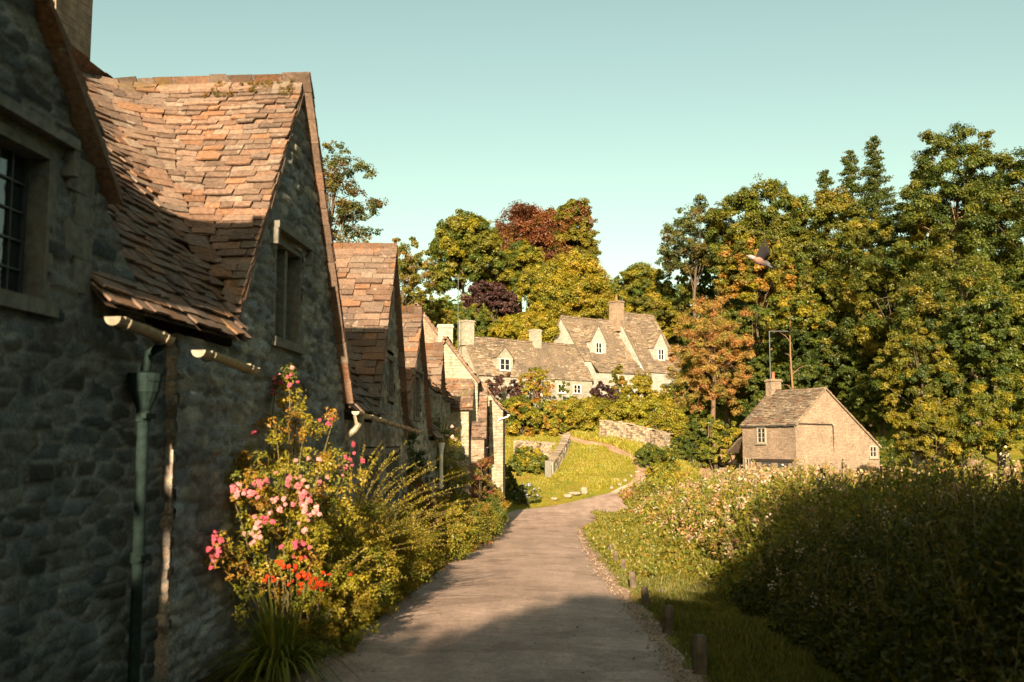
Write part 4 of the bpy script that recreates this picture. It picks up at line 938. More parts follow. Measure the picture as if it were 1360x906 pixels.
def boulder(label, P, r, name='boulder', seed=0, group='stones edging the green', mat='boulder', sink=.25):
    n = 9; m = 14; th = np.linspace(0, math.pi, n)[:, None]; ph = np.arange(m)[None] * 2 * math.pi / m
    D = np.stack([np.sin(th) * np.cos(ph), np.sin(th) * np.sin(ph), np.cos(th) + 0 * ph], -1)
    rr = 1 + .35 * (vnoise(D[..., 0] * 1.6 + 5 + seed, D[..., 1] * 1.6 + D[..., 2] * 1.4 + 8, 90 + seed) - .5)
    V = D * rr[..., None]; V = np.sign(V) * np.abs(V) ** .82
    V = V * np.array(r) + np.array([0, 0, r[2] * (1 - sink)]); V = V + P
    F = [[i * m + j, (i + 1) * m + j, (i + 1) * m + (j + 1) % m, i * m + (j + 1) % m] for i in range(n - 1) for j in range(m)]
    mb = MB(); mb.add(V.reshape(-1, 3), F); o = mb.build(name, mat, at0=P, smooth=False); return tag(o, label, 'stone', group)
P = gp(728, 634); mb = MB()
mb.box(P + Z3 * .52, [nrm([1, .15, 0]), nrm([-.15, 1, 0]), Z3], (.24, .15, .60), None, .03); mb.box(P + Z3 * 1.13, [nrm([1, .15, 0]), nrm([-.15, 1, 0]), Z3], (.19, .13, .05), None, .02)
tag(mb.build('standing_stone', 'dressed', at0=P), 'upright grey gate stone at the foot of the climbing wall', 'gate stone')
for k, (px, py, w_, h_, lb) in enumerate([(736, 664, .28, .14, 'small pale stone leftmost on the edge of the green'), (754, 661, .34, .2, 'reddish stone behind the flat slab at the lane edge'), (763, 657, .55, .16, 'broad flat pale slab at the lane edge of the green'),
        (776, 656, .3, .36, 'upright squarish stone right of the flat slab')]):
    boulder(lb, gp(px, py), (w_ * .8, w_ * .6, h_ * .75), seed=k)
for k, (px, py) in enumerate([(812, 650), (823, 645), (830, 640), (818, 638), (838, 634), (846, 628), (828, 652), (840, 643)]):
    o = boulder('loose pale stone among those tumbled beside the start of the hillside path', gp(px, py), (rnd(.10, .24), rnd(.1, .2), rnd(.06, .14)), seed=k + 6, group='loose stones by the hillside path')
boulder('flat pale slab lying in the shaded verge grass behind the posts', gp(887, 787), (.22, .14, .03), 'stone_slab', 31, None)
boulder('pale buff stone lying in lit verge grass above the slab', gp(866, 760), (.12, .09, .06), 'stone', 33, None)
POST = [(930, 898, 850, 'nearest stump post, palest and widest, at the bottom of the verge'), (885, 843, 808, 'second stump post from the viewer, dark and straight'), (859, 805, 782, 'third stump post, short, between the dark second and the fourth'),
        (842, 781, 761, 'fourth stump post, dark, just inside the shade'), (829, 761, 744, 'fifth stump post, dark, at the very edge of the sunlight'), (818, 749, 733, 'sixth stump post, sunlit pinkish wood'), (811, 738, 724, 'farthest stump post, small and sunlit')]
for k, (px, yb, yt, lb) in enumerate(POST):
    P = gp(px, yb); h = (yb - yt) / FPX * P[1] * 1.05; w_ = (.062 if k == 0 else .055) * rnd(.9, 1.1); mb = MB(); hh = h + .12; c = P - Z3 * .12
    m = 9; ang = np.arange(m) * 2 * math.pi / m; zs = [0, .3, .7, .93, 1.0]; rs = [1.05, 1, .98, .95, .82]; V = []
    ln = np.array([rnd(-.04, .04), rnd(-.04, .04)])
    for z_, r_ in zip(zs, rs):
        for t_ in ang: V.append(c + np.array([math.cos(t_) * w_ * r_ * (1 + .1 * math.sin(3 * t_ + k)) + ln[0] * z_, math.sin(t_) * w_ * r_ + ln[1] * z_, hh * z_ + .006 * math.sin(5 * t_ + k)]))
    V.append(c + Z3 * hh + np.array([ln[0], ln[1], .004]))
    mb.add(V, [[i * m + j, i * m + (j + 1) % m, (i + 1) * m + (j + 1) % m, (i + 1) * m + j] for i in range(4) for j in range(m)]); mb.add(V, [[4 * m + j, 4 * m + (j + 1) % m, 5 * m] for j in range(m)])
    tag(mb.build('wooden_post', 'wood', at0=P), lb, 'post', 'stump posts along the verge')

# ================================================================== PLANTS AGAINST THE ROW
def flowers(mb, P, size, col, n=7):
    """double blossoms: n petals each"""
    for p in P:
        ax = nrm(sph(1)[0] * .6 + np.array([.25, -.8, .45])); c = np.array(col) * rnd(.75, 1.2)
        k = n; d = sph(k); d = d - ax * (d @ ax)[:, None] * .6; s = size * rnd(.7, 1.2)
        leaves(mb, p + d * s * .35, d * .5 + ax, s * rnd(.6, .9, k), np.clip(c * rnd(.85, 1.15, (k, 1)), 0, 1), .85, .1)
ROSE = [(.58, .17, .19), (.62, .27, .26), (.50, .09, .13)]
base = np.array([-2.30, 10.1, float(lane_z(10.1)) - .02])
root = thing('climbing_rose', 'climbing rose full of pink blossom clusters against the hooded-window cottage', 'rose bush', base)
tips = [(283, 715, 9.0), (298, 640, 9.3), (340, 690, 9.2), (352, 498, 10.7), (385, 492, 10.5), (402, 640, 9.6), (420, 705, 9.6), (442, 560, 10.7), (468, 612, 10.7), (405, 560, 10.3), (330, 612, 9.6), (450, 650, 10.6), (365, 560, 10.2), (375, 620, 9.8), (430, 610, 10.3), (350, 640, 9.4), (310, 600, 9.6), (395, 530, 10.6)]
ms = MB(); ml = MB(); CC = []; RR = []
for px, py, Yd in tips:
    T = at(px, py, Yd); t = np.linspace(0, 1, 12)[:, None]; b = base + np.array([rnd(-.15, .15), rnd(-.3, .3), 0])
    mid = b * .45 + T * .55 + Z3 * (rnd(.25, .5)) + np.array([.05, 0, 0]); Q = b * (1 - t) ** 2 + 2 * mid * t * (1 - t) + T * t * t
    Q[:, 0] = np.maximum(Q[:, 0], -3.35 + .07 * Q[:, 1] + .07)
    ms.tube(Q, .011 * (1 - .75 * t[:, 0]) + .002, 5, (.11, .09, .04), cap=False)
    for e in np.linspace(.35, 1, 9): CC.append(np.array([np.interp(e * 11, np.arange(12), Q[:, q]) for q in range(3)]) + rng.normal(size=3) * .05); RR.append(rnd(.07, .17))
ms.build('cane', 'bark', root)
CC = np.array(CC); RR = np.array(RR); CC[:, 0] = np.maximum(CC[:, 0], -3.35 + .07 * CC[:, 1] + .12)
clumps_to_leaves(ml, CC, RR, 110, .036, PY + PO[:1], .9, .3, asp=.6)
for _ in range(90):                                               # stray shoots
    a = CC[rng.integers(len(CC))]; d = nrm(sph(1)[0] + np.array([.4, -.4, .3])); L = rnd(.1, .35); t = np.linspace(0, 1, 5)[:, None]; Q = a + d * L * t - Z3 * L * .3 * t * t
    ml.tube(Q, .002, 3, (.12, .12, .03), cap=False); n = 9; q = a + d * L * rnd(.1, 1, (n, 1)); blade_leaves(ml, q, sph(n) + d * .5, sph(n), .035, pal([(.17, .16, .016), (.22, .17, .02)], n))
ml.build('foliage', 'leaf', root)
mf = MB()
for px, py, Yd, n, sp in [(283, 722, 8.95, 26, .075), (290, 735, 8.95, 10, .05), (345, 650, 9.2, 22, .10), (325, 645, 9.2, 10, .07), (370, 668, 9.35, 12, .06), (340, 708, 9.2, 18, .08), (352, 690, 9.2, 10, .06), (405, 655, 9.5, 22, .07), (412, 680, 9.5, 22, .08), (396, 720, 9.5, 20, .08), (402, 700, 9.5, 8, .06),
        (382, 506, 10.4, 10, .05), (376, 495, 10.4, 5, .05), (352, 503, 10.6, 8, .06), (468, 610, 10.6, 14, .06), (455, 622, 10.6, 8, .05), (350, 520, 10.5, 4, .06), (435, 560, 10.5, 6, .06), (400, 640, 9.6, 8, .06), (440, 640, 10.3, 4, .07), (345, 570, 9.9, 4, .07), (415, 610, 10, 5, .09), (430, 645, 10, 4, .08), (320, 660, 9.2, 8, .08), (388, 640, 9.5, 6, .05)]:
    n = max(2, int(n * .62)); P = at(px, py, Yd) + rng.normal(size=(n, 3)) * sp * .8 * np.array([.9, .9, 1.0]); P[:, 1] -= .06; P[:, 0] = np.maximum(P[:, 0], -3.35 + .07 * P[:, 1] + .1)
    flowers(mf, P, .046, ROSE[rng.integers(3)], 9)
mf.build('blossom', 'petal', root)
# strap-leaved clump with orange-red flowers
base = gp(372, 880); base = np.array([-2.06, 8.95, float(lane_z(8.95))])
root = thing('strap_leaf_clump', 'fountain of long green strap leaves with orange-red flowers at the wall foot', 'garden plant', base)
mb = MB()
for k in range(330):
    a = rnd(0, 2 * math.pi); o = base + np.array([math.cos(a) * rnd(0, .16), math.sin(a) * rnd(0, .18), 0]); d = nrm([math.cos(a) * 1.0 - .25, math.sin(a) - .15, 0]); L = rnd(.6, 1.2); sp = rnd(.15, 1.0); w_ = rnd(.007, .014)
    t = np.linspace(0, 1, 8)[:, None]; Q = o + d * L * sp * (t ** 1.4) * .85 + Z3 * L * (t * (1.15 - sp * .35) - t ** 2.2 * (.25 + sp * .75)); s_ = nrm(np.cross(d, Z3))
    W = w_ * (1 - t ** 3) * (.5 + np.minimum(t * 4, .5)); c = pal([(.12, .15, .016), (.17, .19, .018), (.09, .12, .015), (.22, .21, .025)], 1)[0]
    V = np.hstack([Q - s_ * W, Q + s_ * W]).reshape(-1, 3); mb.add(V, [[2 * i, 2 * i + 1, 2 * i + 3, 2 * i + 2] for i in range(7)], c)
mb.build('foliage', 'leaf', root); mf = MB(); msn = MB()
for px, py, n in [(372, 752, 3), (385, 748, 4), (395, 760, 5), (410, 765, 6), (425, 770, 6), (435, 776, 5), (402, 782, 4), (378, 770, 3), (418, 785, 4), (360, 765, 3), (440, 765, 3)]:
    T = at(px, py, 9.3); t = np.linspace(0, 1, 7)[:, None]; b = base + np.array([.1, .25, 0]); Q = b * (1 - t) + T * t + Z3 * .15 * t * (1 - t); msn.tube(Q, .003, 4, (.12, .10, .03), cap=False)
    flowers(mf, T + rng.normal(size=(n, 3)) * np.array([.06, .05, .025]), .042, (.55, .055, .018), 5)
mf.build('blossom', 'petal', root); msn.build('stem', 'bark', root)
# shrubs along the foot of the row
SH = []
def bed(name, label, x, y, r, palette, seed, leaf=.04, k=70, m=120, sprays=0, spl=.6, cat='shrub', **kw):
    return shrub(name, label, cat, (x, y, float(lane_z(y)) - .03), r, palette, k, m, leaf, sprays=sprays, spl=spl, seed=seed, group='shrubs along the foot of the row', **kw)
bed('arching_shrub', 'low yellow-green shrub right of the strap leaves, nearest the lane', -1.95, 10.5, (.52, .8, .98), PY, 2, .034, 90, 190, 26, .4)
bed('arching_shrub', 'big arching shrub with long yellow sprays before the cream downpipe', -2.0, 12.6, (.72, 1.3, 1.75), PY, 3, .034, 120, 210, 80, 1.0)
bed('arching_shrub', 'spreading golden shrub leaning over the lane edge beyond the arching one', -1.92, 15.2, (.78, 1.4, 1.35), PY, 4, .036, 110, 190, 40, .6)
bed('rounded_shrub', 'rounded yellow-green shrub casting its shadow on the lane', -1.95, 18.6, (.80, 1.5, 1.45), G_YEL + PO[:2], 5, .04, 100, 180, 16, .5)
bed('plume_shrub', 'shrub topped with reddish plumes below the dark windows', -2.15, 21.6, (.62, 1.1, 2.15), [(.18, .11, .04), (.16, .13, .02), (.22, .10, .05)], 6, .04, 80, 150, 50, .5)
bed('rounded_shrub', 'dense bright shrub bulging over the lane, beyond the plumed one', -1.75, 24.3, (.85, 1.7, 1.65), PY, 7, .045, 100, 170, 10, .4)
bed('rounded_shrub', 'low green mound of a shrub with orange patches at the lane edge', -1.45, 28.6, (.80, 1.9, 1.5), PO + G_MID[:2], 8, .05, 100, 160, 8, .4)
bed('rounded_shrub', 'orange-tinged shrub before the last cottages', -1.15, 33.6, (.85, 2.0, 1.45), PO + G_MID, 9, .055, 90, 150, 6, .4)
bed('rounded_shrub', 'dark green shrub at the lane edge under the end wall', -.85, 38.6, (.75, 2.0, 1.6), G_MID, 10, .06, 80, 140, 4, .4)
bed('dark_bush', 'dark leafy bush filling the corner below the fourth cottage window', -2.55, 26.2, (.55, 1.2, 3.3), G_DARK, 11, .055, 80, 140, 4, .4)
r_, C_, _ = bed('wall_climber', 'tall climber with pale pink blooms covering the fifth cottage front', -2.35, 33.5, (.95, 1.8, 4.3), PY + G_MID + [(.20, .12, .03)], 12, .06, 130, 150, 14, .6, 'climber')
mf = MB(); flowers(mf, C_[rng.integers(0, len(C_), 46)] + np.array([.1, -.25, .1]) + rng.normal(size=(46, 3)) * .12, .12, (.62, .42, .38), 6); mf.build('blossom', 'petal', r_)
bed('wall_climber', 'reddening climber at the corner of the last cottage', -1.25, 40.8, (.55, 1.0, 3.4), [(.22, .07, .035), (.20, .12, .03), (.26, .10, .05), (.13, .12, .02)], 13, .07, 80, 130, 6, .5, 'climber')
bed('rounded_shrub', 'brownish shrub at the foot of the sunlit end wall', -.75, 43.6, (.6, 1.2, 2.0), PO, 14, .07, 70, 120, 4, .4)

# ================================================================== PLANTS AND TREES ON THE HILL AND IN THE WOOD
def hb(name, label, px, top, Y, wpx, palette, seed=1, k=80, m=130, leaf=.16, cat='shrub', group='shrubs on the hill', dy=.8, sprays=0, rz=None, spl=1.2, low=0, **kw):
    x = at(px, 500, Y)[0]; gz = float(G(x, Y)); zt = at(px, top, Y)[2]; r = wpx / 2 / FPX * Y
    return shrub(name, label, cat, (x, Y, gz - .1 + low), (r, r * dy, max(zt - gz - low, .5)), palette, k, m, leaf, group=group, seed=seed, sprays=sprays, spl=spl, **kw)
hb('ivy_bush', 'broad green ivy bush left of the climbing wall', 700, 590, 72, 62, G_MID + PY[:2], 1, 110, 170, .15)
hb('rounded_shrub', 'dark shrub close behind the sunlit end wall', 676, 612, 64, 34, G_MID, 2, 80, 140, .14)
r_, C_, _ = hb('flowering_shrub', 'small shrub with bluish flowers at the grass edge by the lane', 700, 640, 63, 36, G_MID, 3, 60, 130, .1)
mf = MB(); flowers(mf, C_[rng.integers(0, len(C_), 60)] + np.array([0, -.15, .1]) + rng.normal(size=(60, 3)) * .08, .11, (.32, .34, .50), 5); mf.build('blossom', 'petal', r_)
hb('ivy_bush', 'orange-tipped ivy mass under the dormer cottage, beside the row', 690, 519, 83, 74, PO[:1] + G_YEL + G_MID, 4, 130, 190, .2)
hb('ivy_bush', 'rounded ivy mass above the climbing wall top', 735, 527, 84, 50, PY + PO[:1], 5, 100, 170, .2)
def hedge_thing():
    x0, x1 = at(752, 540, 84)[0], at(910, 540, 86.5)[0]; root = thing('hedge', 'long clipped yellow-green hedge above the retaining wall', 'hedge', ((x0 + x1) / 2, 85, float(G((x0 + x1) / 2, 85))))
    n = 260; u = rng.random(n); x = x0 + (x1 - x0) * u; y = 84.3 + 2.5 * u + rnd(-1.2, 1.2, n); zb = G(x, y); zt = at(800, 529, 85)[2] + .25 * np.sin(u * 9) - .9 * sst(.75, 1, u); z = zb + (zt - .35 - zb) * rng.random(n) ** .55
    C = np.stack([x, y, z], 1); mb = MB(); clumps_to_leaves(mb, C, rnd(.4, .7, n), 190, .17, G_YEL + [(.26, .24, .02), (.22, .22, .02)], .8, .5); mb.build('foliage', 'leaf', root)
    for k in range(14): c = C[k * 18]; b = np.array([c[0], c[1], float(G(c[0], c[1])) - .1]); mb = MB(); mb.tube([b, (b + c) / 2 + .1, c], .05, 5, BARK, cap=False); mb.build('stem', 'bark', root)
hedge_thing()
hb('purple_shrub', 'dark purple shrub at the right end of the long cottage', 800, 505, 89, 46, G_PURP, 6, 80, 150, .18)
hb('purple_shrub', 'dark purple shrub below the white dormer', 668, 487, 85.8, 52, G_PURP + [(.10, .05, .03)], 7, 80, 120, .18)
hb('vine', 'vine scrambling over the wall of the long cottage above the red door', 712, 484, 89.5, 56, PY + PO, 8, 60, 90, .18, 'climber', dy=.35, low=2.1)
hb('rounded_shrub', 'small shrub under the vine by the red door', 752, 500, 90.5, 24, G_MID, 28, 40, 90, .18)
hb('rounded_shrub', 'orange-green clipped shrub before the higher cottage pair', 822, 482, 93, 28, G_OLIVE + PO[:1], 9, 80, 140, .2)
hb('rounded_shrub', 'wide bright shrub below the right cottage of the pair', 862, 492, 91, 84, G_YEL, 10, 120, 160, .22)
hb('rounded_shrub', 'dull green shrub behind the right end of the hedge', 905, 500, 90, 60, G_MID, 11, 100, 160, .22)
hb('grass_tussock', 'green tussock right of the hillside path', 868, 586, 74, 52, G_MID, 12, 70, 120, .14)
hb('grass_tussock', 'yellowing tussock at the bottom of the wood road', 880, 606, 70, 60, PY, 13, 70, 120, .14)
hb('rounded_shrub', 'rounded shrub between the wood road and the riverside cottage', 975, 556, 78, 42, G_YEL, 14, 90, 150, .18)
hb('rounded_shrub', 'dark shrub at the mouth of the wood road', 905, 575, 80, 34, G_DARK, 15, 70, 130, .18)
hb('rounded_shrub', 'small shrub at the hidden foot of the riverside cottage gable', 1168, 575, 74, 50, G_MID, 16, 80, 140, .18)
hb('rounded_shrub', 'leafy bush at the foot of the orange larch, right of the wood road', 948, 548, 81, 50, G_MID + G_YEL, 17, 90, 150, .18)
hb('rounded_shrub', 'dark bush closing the verge left of the wood road mouth', 922, 562, 84, 40, G_DARK + G_MID, 18, 90, 150, .18)
# trees: px centre, top, depth, width px, crown-bottom px
def tp(name, label, px, top, Y, wpx, palette, bot=None, k=110, m=190, leaf=.36, grp='trees on the hill', cat='tree', **kw):
    x = at(px, 400, Y)[0]; r = wpx / 2 / FPX * Y; zt = at(px, top, Y)[2]
    if bot is not None: kw['crown_bottom'] = at(px, bot, Y)[2]
    return tree(name, label, cat, x, Y, zt, r, palette, k, m, leaf, group=grp, **kw)
tp('ash_tree', 'sparse tall tree rising behind the third cottage roof', 440, 184, 60, 150, G_ASH + [(.12, .085, .03)], 345, 100, 52, .24, rc=(.10, .17), nb=60, fill=.5, trunk=.35, rough=.4, low=-.9)
tp('birch_tree', 'thin yellowing birch between the sparse tree and the big green chestnut', 535, 308, 92, 92, G_OLIVE + [(.20, .13, .03)], 430, 90, 90, .26, nb=30, fill=.5, rough=.35, low=-.9)
tp('chestnut_tree', 'big dense green chestnut with layered clumps, left of the copper beech', 618, 273, 112, 110, G_YEL[:1] + G_MID + G_OLIVE[:2], 425, 130, 230, .42, rc=(.16, .26))
tp('beech_tree', 'copper-red beech at the top of the hill', 712, 268, 138, 140, G_COPPER, 400, 130, 200, .45, rc=(.15, .25))
tp('beech_tree', 'green and russet tree touching the right of the copper beech', 762, 262, 134, 76, G_OLIVE + [(.15, .07, .02)], 400, 110, 200, .42, rc=(.16, .28))
tp('lime_tree', 'smooth domed light green tree above the long cottage', 760, 332, 113, 120, PY + G_YEL, 470, 140, 250, .34, rc=(.16, .26), rough=.15)
tp('lime_tree', 'smaller domed light green tree left of the larger dome', 694, 318, 116, 84, PY[:1] + G_MID + G_YEL[:2], 440, 110, 220, .34, rc=(.16, .26), rough=.15)
tp('plum_tree', 'dark purple-leaved tree below the chestnut', 650, 372, 106, 82, G_PURP, 440, 90, 180, .32)
tp('yellow_shrub', 'golden yellow-green bush behind the long cottage roof', 705, 410, 103, 110, [(.26, .22, .014), (.22, .20, .014), (.30, .23, .02)], 480, 110, 190, .30, trunk=.15)
tp('garden_tree', 'green bushy tree behind the tall cottage and mast', 628, 405, 104, 70, G_MID + G_YEL[:1], 480, 100, 180, .3, trunk=.15)
tp('garden_tree', 'low olive tree behind the tall cottage gable', 570, 392, 100, 70, G_OLIVE, 470, 90, 170, .3, trunk=.15)
tp('hawthorn_tree', 'bushy green tree right of the domed tree', 850, 346, 124, 104, G_MID + G_YEL[:2], 450, 110, 190, .38)
tp('hawthorn_tree', 'lower yellowish tree directly behind the pair of cottages', 862, 385, 114, 90, G_YEL + G_OLIVE, 470, 100, 180, .36)
tp('ash_tree', 'airy grey-green tree edging the sky at the left of the wood', 926, 262, 112, 112, G_ASH, 400, 90, 110, .32, rc=(.13, .2), nb=30, fill=.4, rough=.4)
W = 'trees of the wood'
tp('oak_tree', 'high dark green tree forming the left summit of the wood', 1012, 236, 108, 160, G_MID + G_OLIVE[:1], 420, 130, 200, .38, grp=W, rough=.35)
tp('maple_tree', 'tree turning yellow and orange in the middle of the wood', 1000, 292, 96, 110, G_AUT[:2] + G_OLIVE + G_YEL[:1], 440, 110, 190, .34, grp=W, rough=.4)
tp('larch_tree', 'bare-twigged orange tree leaning over the wood road', 943, 372, 88, 122, G_ORNG, 572, 150, 110, .22, grp=W, nb=90, fill=.6, rough=.4, trunk=.28, low=-.8, rc=(.10, .18), bark=(.13, .085, .055))
tp('oak_tree', 'mid-height green tree behind the orange larch', 962, 400, 98, 110, G_MID, 560, 110, 180, .34, grp=W)
tp('oak_tree', 'broad olive tree between the yellow tree and the great dark pine', 1105, 256, 104, 180, G_OLIVE + G_MID, 470, 150, 210, .38, grp=W, rough=.4)
tp('alder_tree', 'alder with bright clumps right of the broad olive tree', 1190, 262, 88, 150, G_OLIVE + G_YEL[:1] + G_DARK, 560, 130, 170, .32, grp=W, rough=.45, nb=30)
tp('scots_pine', 'tallest dark pine at the right with layered branches', 1285, 162, 84, 190, G_OLIVE[:1] + G_DARK + G_MID[:2], 430, 190, 200, .32, grp=W, rough=.55, nb=40, rc=(.11, .19), flat=.45, trunk=.5, bark=(.17, .12, .08))
tp('alder_tree', 'dark spreading tree cut by the right edge of the picture', 1365, 200, 80, 170, G_DARK + G_OLIVE[:1], 520, 120, 170, .32, grp=W, rough=.45)
tp('alder_tree', 'wide mid-green tree below the tallest pine', 1268, 325, 76, 190, G_MID + G_OLIVE + G_DARK, 560, 170, 190, .28, grp=W, rough=.5, nb=40)
tp('alder_tree', 'layered tree with pale bare boughs over the river, right of the cottage', 1215, 425, 70, 120, G_OLIVE + G_YEL[:1] + G_DARK[:1], 600, 110, 170, .24, grp=W, rough=.45, nb=40)
tp('oak_tree', 'dark tree behind the chimney of the riverside cottage', 1085, 400, 96, 110, G_DARK + G_MID[:1], 560, 110, 170, .34, grp=W, bark=(.14, .09, .06), nb=20)
tp('oak_tree', 'shaded tree filling the gap between cottage gable and alder', 1150, 440, 90, 90, G_DARK, 600, 100, 170, .32, grp=W)
tp('hazel_bush', 'bright yellow-green hazel at the far right above the herbs', 1330, 495, 56, 130, G_YEL + G_MID, 640, 120, 190, .17, grp=W, trunk=.12, nb=30)
tp('hazel_bush', 'sunlit hazel between the riverside cottage and the far right one', 1230, 530, 58, 110, G_YEL + G_OLIVE, 640, 100, 180, .17, grp=W, trunk=.12, nb=30)
tp('hazel_bush', 'overhanging tree shading the mouth of the wood road', 935, 470, 94, 90, G_DARK + G_MID, 570, 90, 160, .3, grp=W)
for px_, tp_, Y_, w_, pl_, lb_ in [(900, 340, 120, 90, G_MID, 'green tree filling the notch between hawthorns and the airy ash'), (1060, 330, 100, 110, G_MID + G_AUT[:1], 'green tree with yellow flecks behind the aerial'), (1130, 350, 94, 120, G_OLIVE + G_DARK, 'broad dark-green tree in the depth of the wood'), (1000, 400, 92, 90, G_DARK + G_MID, 'green understory tree left of the aerial'),
        (1240, 260, 96, 120, G_DARK + G_MID, 'dark tree behind the tallest pine'), (1320, 380, 68, 130, G_MID + G_DARK, 'leafy green tree low at the right edge, below the dark spreading one'), (1165, 480, 80, 80, G_MID, 'small green tree just right of the cottage gable'), (1060, 470, 88, 70, G_DARK + G_MID[:1], 'dark tree rising directly behind the cottage roof')]:
    tp('oak_tree', lb_, px_, tp_, Y_, w_, pl_, min(tp_ + 200, 600), 110, 170, .32, grp=W, nb=14)
# one slender trunk showing behind the riverside cottage and one over the wood road
for px, yt, yb, Y, w_, lb in [(1052, 440, 530, 86, .16, 'tall slender reddish trunk showing just right of the cottage aerial'),]:
    x = at(px, 500, Y)[0]; P = np.array([x, Y, float(G(x, Y)) - .1]); rt = thing('slender_tree', lb, 'tree', P, W); T = at(px - 2, yt - 25, Y)
    mb = MB(); t = np.linspace(0, 1, 8)[:, None]; mb.tube(P * (1 - t) + T * t + X3 * np.sin(t * 6) * .12, w_ * (1 - .8 * t[:, 0]), 9, (.19, .11, .06)); 
    for q in range(6): a = P * (.7 - .1 * q) + T * (.3 + .1 * q); e_ = a + np.array([rnd(-1.4, 1.4), rnd(-.5, .5), rnd(.3, 1.2)]); mb.tube([a, (a + e_) / 2 + Z3 * .15, e_], [.045, .03, .01], 5, (.17, .10, .06))
    mb.build('trunk', 'bark', rt); C = ell_clumps(T - Z3 * .3 - Y3, (2.6, 1.8, 2.2), 60, 4); mb = MB(); clumps_to_leaves(mb, C, rnd(.3, .65, len(C)), 130, .24, G_MID + G_YEL); mb.build('crown', 'leaf', rt)
# conifers on the skyline
def conifer(label, px, top, Y, wpx, hp):
    x = at(px, 300, Y)[0]; T = at(px, top, Y); zb = float(G(x, Y)); b = np.array([x, Y, zb]); H = T[2] - zb; R_ = wpx / 2 / FPX * Y
    rt = thing('spruce_tree', label, 'conifer', b, 'skyline conifers'); mb = MB(); mb.tube([b, T], [.32, .03], 8, (.16, .12, .09)); ml = MB(); z = T[2] - .3; hh = hp / FPX * Y
    while z > T[2] - hh:
        f = (T[2] - z) / hh; n = rng.integers(3, 6)
        for q in range(n):
            a = rnd(0, 6.28); L = R_ * (.3 + 1.1 * f) * rnd(.5, 1.25); d = np.array([math.cos(a), math.sin(a), 0]); t = np.linspace(0, 1, 6)[:, None]; Q = np.array([x, Y, z]) + d * L * t + Z3 * L * (-.35 * t + .28 * t * t)
            mb.tube(Q, .05 * (1 - .8 * t[:, 0]), 4, (.16, .12, .09), cap=False); m = int(24 + L * 60); u = rng.random(m) ** .7; P = np.stack([np.interp(u * 5, np.arange(6), Q[:, e]) for e in range(3)], 1) + rng.normal(size=(m, 3)) * np.array([.14, .14, .10]) * (1 + .3 * L)
            leaves(ml, P, sph(m) * .6 + Z3 * .6, rnd(.2, .4, m), pal(G_DARK + [(.07, .09, .03)], m), .5)
        z -= rnd(.35, .65)
    mb.build('trunk', 'bark', rt); ml.build('crown', 'leaf', rt)
conifer('skyline conifer, shortest and leftmost of the three', 1098, 226, 128, 34, 70); conifer('skyline conifer with airy round top, middle of the three', 1131, 199, 128, 36, 100); conifer('skyline conifer, pointed and tallest, rightmost of the three', 1164, 181, 126, 42, 110)
# distant mass of woodland closing every gap behind
n = 900; x = rnd(-75, 150, n); y = rnd(150, 215, n) - np.where(x > 22, 25, 0); zt = G(x, y) + rnd(1, 9, n) * np.where(x < 12, .55, 1) * np.where((x > -2) & (x < 14), .7, 1)
mb = MB(); clumps_to_leaves(mb, np.stack([x, y, zt], 1), rnd(1.5, 3.2, n), 90, .8, G_MID + G_OLIVE + G_DARK, .75, .5)
n = 1100; x = rnd(22, 75, n); y = rnd(100, 130, n); zt = G(x, y) + rnd(.5, 17, n)
clumps_to_leaves(mb, np.stack([x, y, zt], 1), rnd(1.2, 2.4, n), 90, .55, G_DARK + G_MID[:1], .75, .5)
o = mb.build('far_wood', 'leaf'); tag(o, 'distant mass of mixed woodland closing the hilltop behind the trees', 'woodland', None, 'stuff')

# ================================================================== RIVERSIDE HERBS AND GRASS
BPX = [(1175, 960), (1120, 906), (1040, 858), (985, 815), (945, 770), (905, 738), (868, 715), (846, 700), (836, 686), (834, 676)]
HP = np.array([gp(*p)[:2] for p in BPX]); HP = HP[np.argsort(HP[:, 1])]
hx = lambda y: np.interp(y, HP[:, 1], HP[:, 0])
def herb_h(x, y):
    e = x - hx(y)
    return (1.0 + (1.1 + .2 * sst(18, 40, y)) * sst(.3, 3.6, e) + .8 * (fbm(x * .7, y * .5, 40) - .5) * 2) * sst(-.15, .9, e) * (.9 + .1 * sst(14, 24, y)) * (1 - .35 * sst(46, 60, y)) + .7 * (fbm(x * 2.4, y * 2.0, 42) - .5)
def herb_pts(n, ymin, ymax, wmax, pw=1.0):
    y = (ymin + (ymax - ymin) * rng.random(n)) if pw < 0 else (ymin ** (-pw) + rng.random(n) * (ymax ** (-pw) - ymin ** (-pw))) ** (-1 / pw)
    x = hx(y) + wmax * rng.random(n) ** 1.5 * np.clip(y / 14, .55, 1.6); return x, y
mb = MB(); n = 480000; x, y = herb_pts(n, 4.5, 66, 17, .35); h = herb_h(x, y); u = 1 - rng.random(n) ** 1.7 * np.where(x - hx(y) < 1.5, 1, .75); z = G(x, y) + h * u
keep = h > .1; x, y, z, u = x[keep], y[keep], z[keep], u[keep]; n = len(x); s_ = np.clip(.0042 * y, .05, .17) * rnd(.7, 1.4, n)
big = fbm(x * .5 + 3, y * .4, 60); rust = fbm(x * 1.1 + 9, y * .9 + 2, 61)
c = pal([(.13, .145, .016), (.19, .18, .018), (.10, .12, .016), (.24, .20, .02)], n, .25); c[y < 15] *= .45; rmask = (rust > .60) & (y > 17) & (rng.random(n) < .75); c[rmask] = pal([(.32, .16, .05), (.27, .15, .045), (.34, .20, .08)], rmask.sum(), .2); c *= (.7 + .6 * big)[:, None]  # near leaves darkened: foreground shade put into their colour
